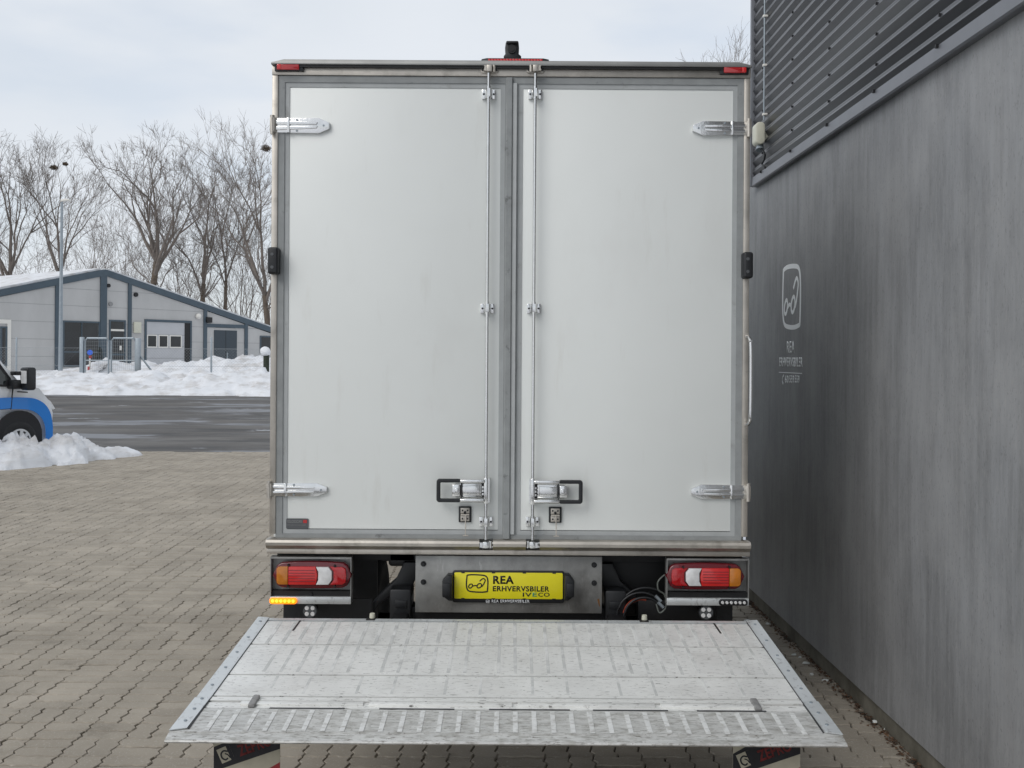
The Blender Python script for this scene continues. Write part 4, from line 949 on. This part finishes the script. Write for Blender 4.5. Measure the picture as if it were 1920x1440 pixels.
fence = empty('chain_link_fence', (0, 60.5, ZGR)); tag(fence, 'thin wire chain link fence running on from the gate past the workshop', 'fence')
def chain(bm, x0, x1, h):
    st = .17; n = int((x1 - x0) / st)
    for k in range(-int(h / st), n):
        for d in (1, -1):
            xa, xb = x0 + k * st, x0 + k * st + h
            if d < 0: xa, xb = xb, xa
            za, zb = .05, h + .05; L0, L1 = min(xa, xb), max(xa, xb)
            if L0 < x0 or L1 > x1: continue
            p, q_ = Vector((xa, 0, za)), Vector((xb, 0, zb)); e = Vector((.0035, 0, 0))
            f = [bm.verts.new(p - e), bm.verts.new(p + e), bm.verts.new(q_ + e), bm.verts.new(q_ - e)]; bm.faces.new(f)
    for z in (.05, h * .5, h + .05): add_cyl(bm, (x0, 0, z), (x1, 0, z), .008, n=5)
o = part('wire_mesh', wire, fence, lambda bm: (chain(bm, gx(262), gx(560), 1.9), chain(bm, gx(-60), gx(150), 1.9)), smooth=None); o['kind'] = 'stuff'
lp = empty('street_lamp', (at(113, 720, 60).x, 60, ZGR)); tag(lp, 'tall slim galvanised street lamp standing in front of the workshop', 'street lamp')
hl = at(115, 377, 60).z - ZGR
part('lamp_pole', galvpole, lp, lambda bm: add_cyl(bm, (0, 0, -.3), (0.02, 0, hl), .13, .065, n=14), smooth=40)
part('lamp_head', whitepaint, lp, lambda bm: add_prism(bm, [(-.02, hl - .06), (.12, hl - .02), (.48, hl + .02), (.50, hl + .08), (.30, hl + .14), (-.02, hl + .08)], 'y', -.12, .12, bevel=.03), smooth=40)
p = at(168.5, 700, 61.0); bs = empty('sign_post', (p.x, 61.0, ZGR)); tag(bs, 'small round blue sign on a red and white post behind the gate', 'sign')
zs = at(168.5, 661, 61).z - ZGR
part('sign_disc', blue_on, bs, lambda bm: add_cyl(bm, (0, -.03, zs), (0, .03, zs), .15, n=20), smooth=40)
part('sign_pole', whitepaint, bs, lambda bm: add_cyl(bm, (0, 0, -.3), (0, 0, zs - .2), .05, n=10), smooth=40); part('sign_band', redpaint, bs, lambda bm: (add_cyl(bm, (0.02, 0, zs - .32), (0.02, 0, zs - .18), .075, n=10), add_cyl(bm, (-.05, 0, .2), (-.05, 0, .9), .08, n=10)), smooth=40)
p = at(497.5, 700, 58.0); bo = empty('garden_bollard', (p.x, 58.0, .2)); tag(bo, 'green bollard wearing a round cap of snow at the end of the fence', 'bollard')
zs = at(497, 659, 58).z - .2
part('bollard_post', evergreen, bo, lambda bm: add_cyl(bm, (0.05, 0, -.2), (0.05, 0, zs - .15), .16, n=14), smooth=40)
def cap(bm):
    bmesh.ops.create_icosphere(bm, subdivisions=3, radius=.29)
    for v in bm.verts: v.co *= 1 + .12 * noise.noise(v.co * 4); v.co.z = v.co.z * .92 + zs
part('snow_cap', snow_m, bo, cap, smooth=60)
bsx = at(187, 690, 66); eb = empty('evergreen_bush', (bsx.x, 66, .85)); tag(eb, 'small dark evergreen bush in front of the workshop window', 'bush')
def needles(bm):
    for k in range(900):
        h = random.random(); r_ = .42 * (1 - h) ** .7 * random.random() ** .4; a = random.uniform(0, 6.28); c = Vector((r_ * math.cos(a), r_ * math.sin(a), h * 1.5)); d = Vector((math.cos(a), math.sin(a), .5)) * .10; e = Vector((-math.sin(a), math.cos(a), 0)) * .02
        f = [bm.verts.new(c - e), bm.verts.new(c + e), bm.verts.new(c + d)]; bm.faces.new(f)
part('crown', evergreen, eb, needles, smooth=None); part('trunk', bark, eb, lambda bm: add_cyl(bm, (0, 0, -.2), (0, 0, 1.2), .04, .01, n=8))

# ------------------------------------------------------------------ snow banks
def fb(x, y, s, o_=4):
    t = 0; a = 1.0
    for k in range(o_): t += a * noise.noise((x * s, y * s, 7.3 + k)); a *= .5; s *= 2.1
    return t
def snow_pile(name, label, pts, h, wdt, res, base, rough=.45, seed=0.0, group='heaps of shovelled snow', ns=1.1):
    """bank along a line of ground points; h, wdt: height and half width, along the line"""
    P = [Vector(p) for p in pts]; seg = [(P[i + 1] - P[i]).length for i in range(len(P) - 1)]; tot = sum(seg)
    mw = max(wdt) * 1.6; nu = max(8, int((tot + 2 * mw) / res)); nv = max(8, int(2 * mw / res))
    vs_ = []; 
    def onl(d):
        if d <= 0: return P[0] + (P[1] - P[0]).normalized() * d, (P[1] - P[0]).normalized(), 0.0
        for i, L_ in enumerate(seg):
            if d <= L_: return P[i].lerp(P[i + 1], d / L_), (P[i + 1] - P[i]).normalized(), (i + d / L_) / len(seg)
            d -= L_
        return P[-1] + (P[-1] - P[-2]).normalized() * d, (P[-1] - P[-2]).normalized(), 1.0
    def interp(a, t):
        k = t * (len(a) - 1); i = min(int(k), len(a) - 2); return a[i] + (a[i + 1] - a[i]) * (k - i)
    for i in range(nu + 1):
        d = -mw + (tot + 2 * mw) * i / nu; c, dr_, t = onl(d); q = Vector((-dr_.y, dr_.x, 0)); wv = interp(wdt, t); hv = interp(h, t); over = max(0, -d, d - tot)
        for j in range(nv + 1):
            e = -mw + 2 * mw * j / nv; p_ = c + q * e
            wob = 1 + .35 * fb(p_.x + seed, p_.y, ns * .6, 3)
            rr = math.sqrt((e / wv) ** 2 + (over / wv) ** 2) / wob
            prof = max(0.0, 1 - rr ** 2.0) ** .75 if max(abs(e), over) < mw * .97 else 0.0
            n_ = 1 + rough * 1.4 * fb(p_.x, p_.y + seed, ns, 4)
            lump = .42 * abs(fb(p_.x + 9, p_.y + seed, ns * 2.2, 3)) + .14 * max(0, fb(p_.x - 5, p_.y + seed, ns * 5.5, 2))
            z = hv * (prof * max(.15, n_) + (lump * min(1, prof * 3))) if prof > 0 else -.06
            vs_.append((p_.x, p_.y, base(p_.x, p_.y) + z))
    m_ = nv + 1
    fs_ = [(i * m_ + j, (i + 1) * m_ + j, (i + 1) * m_ + j + 1, i * m_ + j + 1) for i in range(nu) for j in range(nv)]
    o = from_data(name, vs_, fs_, snow_m, None, 180); tag(o, label, 'snow', group); return o
flat = lambda x, y: 0.0
pA, pB, pC = ground_at(-160, 885), ground_at(60, 868), ground_at(205, 858)
snow_pile('snow_heap', 'lumpy low heap of snow in front of the parked van at the paving edge', [(-9.6, 16.9, 0), (pB.x - .2, 18.0, 0), (pC.x - .15, 19.8, 0)], [.18, .20, .23, .36, .32, .11], [.95, .85, .8, .5], .045, flat, .42, 3.4, ns=2.6)
gz_ = lambda x, y: ground_z(y) + .03
xl_, xr2 = gx(40, 700, 54), gx(900, 700, 54)
snow_pile('snow_bank', 'long low bank of dirty snow ploughed along the far edge of the asphalt', [(xl_ - 10, 53.2, 0), ((xl_ + xr2) / 2, 54.2, 0), (xr2, 54.6, 0)], [.70, .60, .72, .78, .7], [3.6, 3.4, 3.8, 3.8], .20, gz_, .5, 11.0, ns=.75)
snow_pile('snow_heap', 'peaked snow heap piled up right behind the gate leaves', [(gx(150, 700, 62.5), 62.5, 0), (gx(215, 700, 62.5), 62.5, 0), (gx(240, 700, 62), 62, 0)], [.3, .72, .6, .15], [1.8, 2.0, 1.2], .14, gz_, .3, 21.0, ns=.8)
snow_pile('snow_heap', 'small snow heap beside the garage door of the workshop', [(gx(250, 700, 66), 66, 0), (gx(300, 700, 66), 66.5, 0)], [.45, .52, .2], [1.6, 1.5, 1.2], .14, gz_, .3, 31.0, ns=.8)
snow_pile('snow_bank', 'high snow bank in front of the steel double door behind the fence', [(gx(345, 700, 64.5), 64.5, 0), (gx(420, 700, 65), 65, 0), (gx(620, 700, 66), 66, 0)], [.55, .74, .80, .75], [2.0, 2.3, 2.5], .15, gz_, .3, 41.0, ns=.7)
# trodden bare patch in the gateway
bp_ = from_data('gateway_path', [(gx(235, 0, 58.0), 57.6, ground_z(57.6) + .62), (gx(330, 0, 58), 57.6, ground_z(57.6) + .62), (gx(370, 0, 64), 63.5, ground_z(63.5) + .08), (gx(245, 0, 66), 65.5, ground_z(65.5) + .08)], [(0, 1, 2, 3)], material('trodden earth', (.16, .13, .10), .9, var=.2, scale=1.5)); structure(bp_)

# ------------------------------------------------------------------ parked van (nose to the right and away)
wc = at(46, 833, 18.75)
van = empty('parked_van', (wc.x, wc.y, 0), R(58)); tag(van, 'white panel van with bright blue stripe parked behind the snow heap', 'van')
# local: x forward, front wheel hub of the near side at the origin; body lies on +y (away), near side at y = -0.12 .. 
NS = -.10; WID = 2.02
def van_body(bm):
    prof = [(-4.9, .30), (.92, .30), (.95, .55), (.97, .80), (.90, 1.0), (.78, 1.10), (.40, 1.26), (.02, 1.36), (-.30, 1.70), (-.72, 2.22), (-.95, 2.40), (-1.5, 2.52), (-4.8, 2.52), (-4.95, 2.2)]
    prof = [(x, z) for x, z in prof]
    rows_ = []
    for y, ins in ((NS, .0), (NS + .02, .0), (NS + .12, -.02), (NS + .45, -.10), (NS + WID / 2, -.14), (NS + WID - .45, -.10), (NS + WID - .12, -.02), (NS + WID, .0)):
        rows_.append((y, ins))
    verts = []
    for i, (y, ins) in enumerate(rows_):
        t = (y - NS) / WID; c = abs(2 * t - 1)
        row = []
        for x, z in prof:
            yy = y; cen = NS + WID / 2
            k = 1.0 - (.055 * max(0, z - 1.3) if z > 1.3 else .0)
            if x > .1: k -= .20 * ((x - .1) / .9) ** 2
            yy = cen + (y - cen) * k
            zz = z; xx = x
            if x > .6: xx = x - .18 * c ** 3
            row.append(bm.verts.new((xx, yy, zz)))
        verts.append(row)
    n = len(prof)
    for a in range(len(verts) - 1):
        for k in range(n): bm.faces.new((verts[a][k], verts[a][(k + 1) % n], verts[a + 1][(k + 1) % n], verts[a + 1][k]))
    bm.faces.new(verts[0]); bm.faces.new(verts[-1][::-1]); bmesh.ops.recalc_face_normals(bm, faces=list(bm.faces))
vb = part('van_body', vanwhite, van, van_body, smooth=35)
def side_y(x, z):
    cen = NS + WID / 2; k = 1.0 - (.055 * max(0, z - 1.3))
    if x > .1: k -= .20 * ((x - .1) / .9) ** 2
    return cen + (NS - cen) * k
def side_patch(name, mat, pts, off=.006, par=van, sub=1):
    """thin panel following the near side of the van"""
    bm = bm_new(); va = [bm.verts.new((x, side_y(x, z) - off, z)) for x, z in pts]; vb_ = [bm.verts.new((x, side_y(x, z) + .01, z)) for x, z in pts]
    bm.faces.new(va); n = len(pts)
    for k in range(n): bm.faces.new((va[k], va[(k + 1) % n], vb_[(k + 1) % n], vb_[k]))
    bmesh.ops.recalc_face_normals(bm, faces=list(bm.faces)); return obj(name, bm, mat, par)
# wheel arch, blue stripe as a strip of quads curling round the arch
arch = [(.47 * math.cos(R(a)), .43 + .45 * math.sin(R(a))) for a in range(0, 181, 12)]
side_patch('wheel_arch', headlining, [(.47, .26)] + arch + [(-.47, .26)], .009)
bm = bm_new(); up_ = [(-4.0, 1.10), (-2.0, 1.11), (-.9, 1.10), (-.4, 1.11), (.0, 1.11), (.30, 1.08), (.52, .98), (.66, .82), (.72, .62), (.73, .45), (.72, .31)]; lo_ = [(-4.0, .90), (-2.0, .91), (-.9, .90), (-.4, .905), (.0, .905), (.24, .87), (.40, .78), (.50, .66), (.54, .54), (.55, .42), (.54, .31)]
up_ = smoothpts(up_, k=4); lo_ = smoothpts(lo_, k=4)
va = [bm.verts.new((x, side_y(x, z) - .007, z)) for x, z in up_]; vb_ = [bm.verts.new((x, side_y(x, z) - .007, z)) for x, z in lo_]
for k in range(len(up_) - 1): bm.faces.new((va[k], vb_[k], vb_[k + 1], va[k + 1]))
obj('blue_stripe', bm, vanblue, van)
side_patch('side_window', glassgreen, [(-1.62, 1.40), (-.30, 1.34), (-.22, 1.44), (-.66, 2.00), (-.82, 2.10), (-1.62, 2.12)], .008)
side_patch('window_frame', headlining, [(-1.70, 1.33), (-.12, 1.30), (-.16, 1.45), (-.62, 2.06), (-.80, 2.18), (-1.70, 2.18)], .005)
side_patch('door_gap', headlining, [(-.165, .90), (-.150, .90), (-.110, 1.30), (-.125, 1.30)], .0085)
side_patch('door_gap', headlining, [(-.60, .895), (-.585, .895), (-.15, .915), (-.155, .925)], .0085)
text_mesh('van_badge', 'VAN', headlining, van, Matrix(((1, 0, 0, .02), (0, 0, -1, side_y(.1, 1.2) - .010), (0, 1, 0, 1.205), (0, 0, 0, 1))), .16, .03) if False else side_patch('van_badge', headlining, [(-.03, 1.20), (.16, 1.185), (.16, 1.205), (-.03, 1.22)], .009)
part('headlamp', clear, van, lambda bm: add_prism(bm, [(.52, 1.16), (.74, 1.02), (.84, .88), (.80, .86), (.66, .98)], 'y', side_y(.7, 1.0) + .10, side_y(.7, 1.0) + .35), smooth=None)
part('sill_trim', headlining, van, lambda bm: add_box(bm, -4.8, -.5, NS - .02, NS + .02, .26, .36, bevel=.01))
def mirror(bm):
    add_prism(bm, rrect(-.06, .12, 1.24, 1.64, .05), 'y', -.42, -.20, bevel=.03); add_box(bm, -.16, -.01, -.26, NS + .04, 1.50, 1.57, bevel=.02); add_box(bm, -.22, -.02, -.26, NS + .04, 1.26, 1.42, bevel=.03)
mr_ = part('door_mirror', black, van, mirror, smooth=40)
part('mirror_glass', clear, mr_, lambda bm: add_box(bm, -.068, -.059, -.40, -.23, 1.36, 1.58))
def van_wheel(x, near):
    y0, y1 = (NS - .03, NS + .185) if near else (NS + WID - .215, NS + WID)
    def f(bm):
        n = 36; r_ = .345; prof = [(y0 + .02, r_ * .56), (y0, r_ * .70), (y0 + .005, r_ * .92), (y0 + .03, r_), (y1 - .03, r_), (y1, r_ * .9), (y1 - .02, r_ * .5)]
        rings = [[bm.verts.new((x + pr * math.cos(2 * math.pi * k / n), py_, .345 + pr * math.sin(2 * math.pi * k / n))) for k in range(n)] for py_, pr in prof]
        for a in range(len(rings) - 1):
            for k in range(n): bm.faces.new((rings[a][k], rings[a][(k + 1) % n], rings[a + 1][(k + 1) % n], rings[a + 1][k]))
        bm.faces.new(rings[0]); bm.faces.new(rings[-1][::-1]); bmesh.ops.recalc_face_normals(bm, faces=list(bm.faces))
    ww = part('van_wheel', tyre, van, f, smooth=40)
    if near:
        part('wheel_disc', headlining, ww, lambda bm: add_cyl(bm, (x, y0 + .005, .345), (x, y0 + .02, .345), .21, n=28), smooth=40)
        def cover(bm):
            add_loop_frame(bm, [(x + .215 * math.cos(2 * math.pi * k / 40), .345 + .215 * math.sin(2 * math.pi * k / 40)) for k in range(40)], [(x + .185 * math.cos(2 * math.pi * k / 40), .345 + .185 * math.sin(2 * math.pi * k / 40)) for k in range(40)], 'y', y0 - .006, y0 + .02)
            for k in range(9):
                a = 2 * math.pi * k / 9; c_, s_ = math.cos(a), math.sin(a)
                add_prism(bm, [(x + c_ * .03 - s_ * .022, .345 + s_ * .03 + c_ * .022), (x + c_ * .19 - s_ * .032, .345 + s_ * .19 + c_ * .032), (x + c_ * .19 + s_ * .032, .345 + s_ * .19 - c_ * .032), (x + c_ * .03 + s_ * .022, .345 + s_ * .03 - c_ * .022)], 'y', y0 - .008, y0 + .006)
            add_cyl(bm, (x, y0 - .014, .345), (x, y0 + .01, .345), .06, n=20)
        part('wheel_cover', rimsilver, ww, cover, smooth=None)
van_wheel(0, True); van_wheel(0, False); van_wheel(-3.45, True); van_wheel(-3.45, False)
van.location.x -= .16

# ------------------------------------------------------------------ bare trees
def grow(seed, H, trunk_h, r0, spread, lean=0.0, nlimb=5, depth=6, dens=1.0, twig_r=.011):
    rnd = random.Random(seed); segs_t = []; segs_c = []
    def seg_path(p, d, L_, ra, rb, n, out_, wig, upb):
        pts = [p.copy()]
        for k in range(n):
            d = (d + Vector((rnd.gauss(0, wig), rnd.gauss(0, wig), rnd.gauss(0, wig) + upb))).normalized(); p = p + d * (L_ / n); pts.append(p.copy())
        for k in range(n): out_.append((pts[k], pts[k + 1], ra + (rb - ra) * k / n, ra + (rb - ra) * (k + 1) / n))
        return pts, d
    def branch(p, d, L_, r_, lv):
        n = 4 if lv < 3 else 3
        rb = r_ * .60
        pts, de = seg_path(p, d, L_, r_, max(twig_r * .6, rb), n, segs_c, .06 + .02 * lv, .06)
        if lv >= depth: return
        kids = 2 if rnd.random() < (.6 if lv < 3 else .25) else 3
        for k in range(kids):
            ax = Vector((rnd.gauss(0, 1), rnd.gauss(0, 1), rnd.gauss(0, 1))); ax = (ax - de * ax.dot(de)).normalized()
            an = R(rnd.uniform(6, 22) if k == 0 else rnd.uniform(16, 36))
            nd = (de * math.cos(an) + ax * math.sin(an)).normalized()
            branch(pts[-1], nd, L_ * rnd.uniform(.58, .80), max(twig_r, rb * rnd.uniform(.72, .95)), lv + 1)
        m = int(rnd.uniform(1.2, 3.2) * dens)
        for k in range(m):
            i = rnd.randrange(1, len(pts) - 1) if len(pts) > 2 else 0
            ax = Vector((rnd.gauss(0, 1), rnd.gauss(0, 1), rnd.gauss(0, .6))).normalized(); an = R(rnd.uniform(26, 50)); dd_ = (pts[i + 1] - pts[i]).normalized(); ax = (ax - dd_ * ax.dot(dd_)).normalized()
            branch(pts[i], (dd_ * math.cos(an) + ax * math.sin(an)).normalized(), L_ * rnd.uniform(.40, .62), max(twig_r, r_ * .38), max(lv + 2, 3))
    tp, td = seg_path(Vector((0, 0, -.5)), Vector((lean, 0, 1)).normalized(), trunk_h + .5, r0, r0 * .72, 6, segs_t, .025, .02)
    Lb = (H - trunk_h) * .36
    for k in range(nlimb):
        a = 2 * math.pi * (k + rnd.uniform(-.3, .3)) / nlimb; an = R(rnd.uniform(.35, .95) * spread * .9); 
        d = Vector((math.cos(a) * math.sin(an), math.sin(a) * math.sin(an), math.cos(an)))
        st = tp[-1] if k < 3 else tp[-2].lerp(tp[-1], rnd.random())
        branch(st, d, Lb * rnd.uniform(.9, 1.15), r0 * rnd.uniform(.34, .5), 1)
    branch(tp[-1], Vector((rnd.gauss(0, .08), rnd.gauss(0, .08), 1)).normalized(), Lb * 1.15, r0 * .55, 1)
    # low side branches
    for k in range(4):
        a = rnd.uniform(0, 6.28); an = R(rnd.uniform(45, 65)); i = rnd.randrange(3, 6)
        branch(tp[i], Vector((math.cos(a) * math.sin(an), math.sin(a) * math.sin(an), math.cos(an))), Lb * .8, r0 * .22, 2)
    return segs_t, segs_c
def segs_mesh(name, segs, mat, parent, n0=5):
    vs_ = []; fs_ = []
    for p, q, ra, rb in segs:
        d = (q - p)
        if d.length < 1e-5: continue
        d.normalize(); a = d.cross(Vector((0, 0, 1)) if abs(d.z) < .9 else Vector((1, 0, 0))).normalized(); b = d.cross(a); n = 7 if ra > .12 else (5 if ra > .04 else 3); k0 = len(vs_)
        for c, r_ in ((p, ra), (q, rb)):
            for k in range(n):
                t = 2 * math.pi * k / n; vs_.append(c + (a * math.cos(t) + b * math.sin(t)) * r_)
        for k in range(n): fs_.append((k0 + k, k0 + (k + 1) % n, k0 + n + (k + 1) % n, k0 + n + k))
    return from_data(name, [tuple(v) for v in vs_], fs_, mat, parent, 60)
CROWNS = []
def tree(u, vtop, Y, label, seed, trunk=.33, r0=.34, spread=38, nlimb=5, depth=6, dens=1.0, lean=0, z0=.6, group='bare trees behind the workshop', tr=.012):
    b = at(u, 660, Y); top = at(u, vtop, Y).z
    t = empty('bare_tree', (b.x, Y, z0), random.uniform(0, 6)); H = top - z0
    st, sc = grow(seed, H, H * trunk, r0, spread, lean, nlimb, depth, dens, tr)
    zm = sorted([s[1].z for s in sc])[-max(1, len(sc) // 400)]
    k = H / zm
    tt = segs_mesh('trunk', st, bark, t); cc = segs_mesh('crown', sc, twig, t); t.scale = (k, k, k)
    tag(t, label, 'tree', group); CROWNS.append((t, cc)); return t, H
TREES = [
    (14, 247, 96, 'forked bare tree with dense crown between the van and the street lamp', 11, .44, .36, 34, 5),
    (122, 252, 97, 'bare tree carrying two crow nests directly behind the street lamp', 25, .44, .29, 40, 4),
    (275, 236, 95, 'broad bare tree with the thickest trunk behind the workshop gable', 35, .47, .38, 44, 6),
    (378, 266, 98, 'tall bare tree next to the thickest trunk, behind the roof slope', 44, .44, .34, 32, 4),
    (421, 268, 101, 'slender bare tree with thin straight trunk behind the roof slope', 52, .44, .24, 28, 4),
    (505, 226, 92, 'bare tree with fine twigs whose trunk hides behind the truck', 63, .34, .34, 44, 5)]
for u, vt, Y, lb_, sd_, tk, r0, sp, nl in TREES:
    tree(u, vt, Y, lb_, sd_, tk, r0, sp, nl, 6, .8)
for k, (u, vt, Y) in enumerate([(60, 400, 112), (205, 395, 114), (240, 360, 118), (320, 380, 108), (345, 330, 112), (450, 350, 110), (470, 380, 104), (160, 330, 120)]):
    tree(u, vt, Y, 'thin young bare tree in the undergrowth behind the workshop', 200 + k, .22, .13, 40, 4, 5, 1.0, group='young bare trees in the undergrowth')
tree(1352, 72, 62, 'leafless tree top showing above the truck roof beside the warehouse', 305, .40, .30, 40, 5, 6, .7, z0=0, group='bare tree above the truck', tr=.008)
for u, v, Y, r_, lb_ in ((97, 313, 96.5, .36, 'large round crow nest high in the nest tree'), (131, 313, 96.8, .22, 'smaller dark crow nest beside the large one'), (500, 282, 91.5, .40, 'crow nest in the tree at the truck edge')):
    c = at(u, v, Y); bm = bm_new(); rn = random.Random(int(u)); best = (9, c)
    for t_, cc_ in CROWNS[:6]:                          # sit the nest on the nearest branch
        for k_ in range(0, len(cc_.data.vertices) * 3 // 4, 9):
            q_ = t_.matrix_basis @ cc_.data.vertices[k_].co; e_ = math.hypot(q_.x - c.x, q_.z - c.z)
            if e_ < best[0]: best = (e_, q_.copy())
    c = best[1]
    for k in range(190):
        d = Vector((rn.gauss(0, 1), rn.gauss(0, 1), rn.gauss(0, .7))); d = d.normalized() * r_ * rn.random() ** .5; d.z *= .8; e = Vector((rn.gauss(0, 1), rn.gauss(0, 1), rn.gauss(0, .6))).normalized() * r_ * .55
        add_v = [bm.verts.new(d - e), bm.verts.new(d + e), bm.verts.new(d + e * .1 + Vector((0, 0, .05)))]; bm.faces.new(add_v)
    o = obj('bird_nest', bm, nest_m, None, None, tuple(c)); tag(o, lb_, 'nest', 'crow nests in the bare trees')
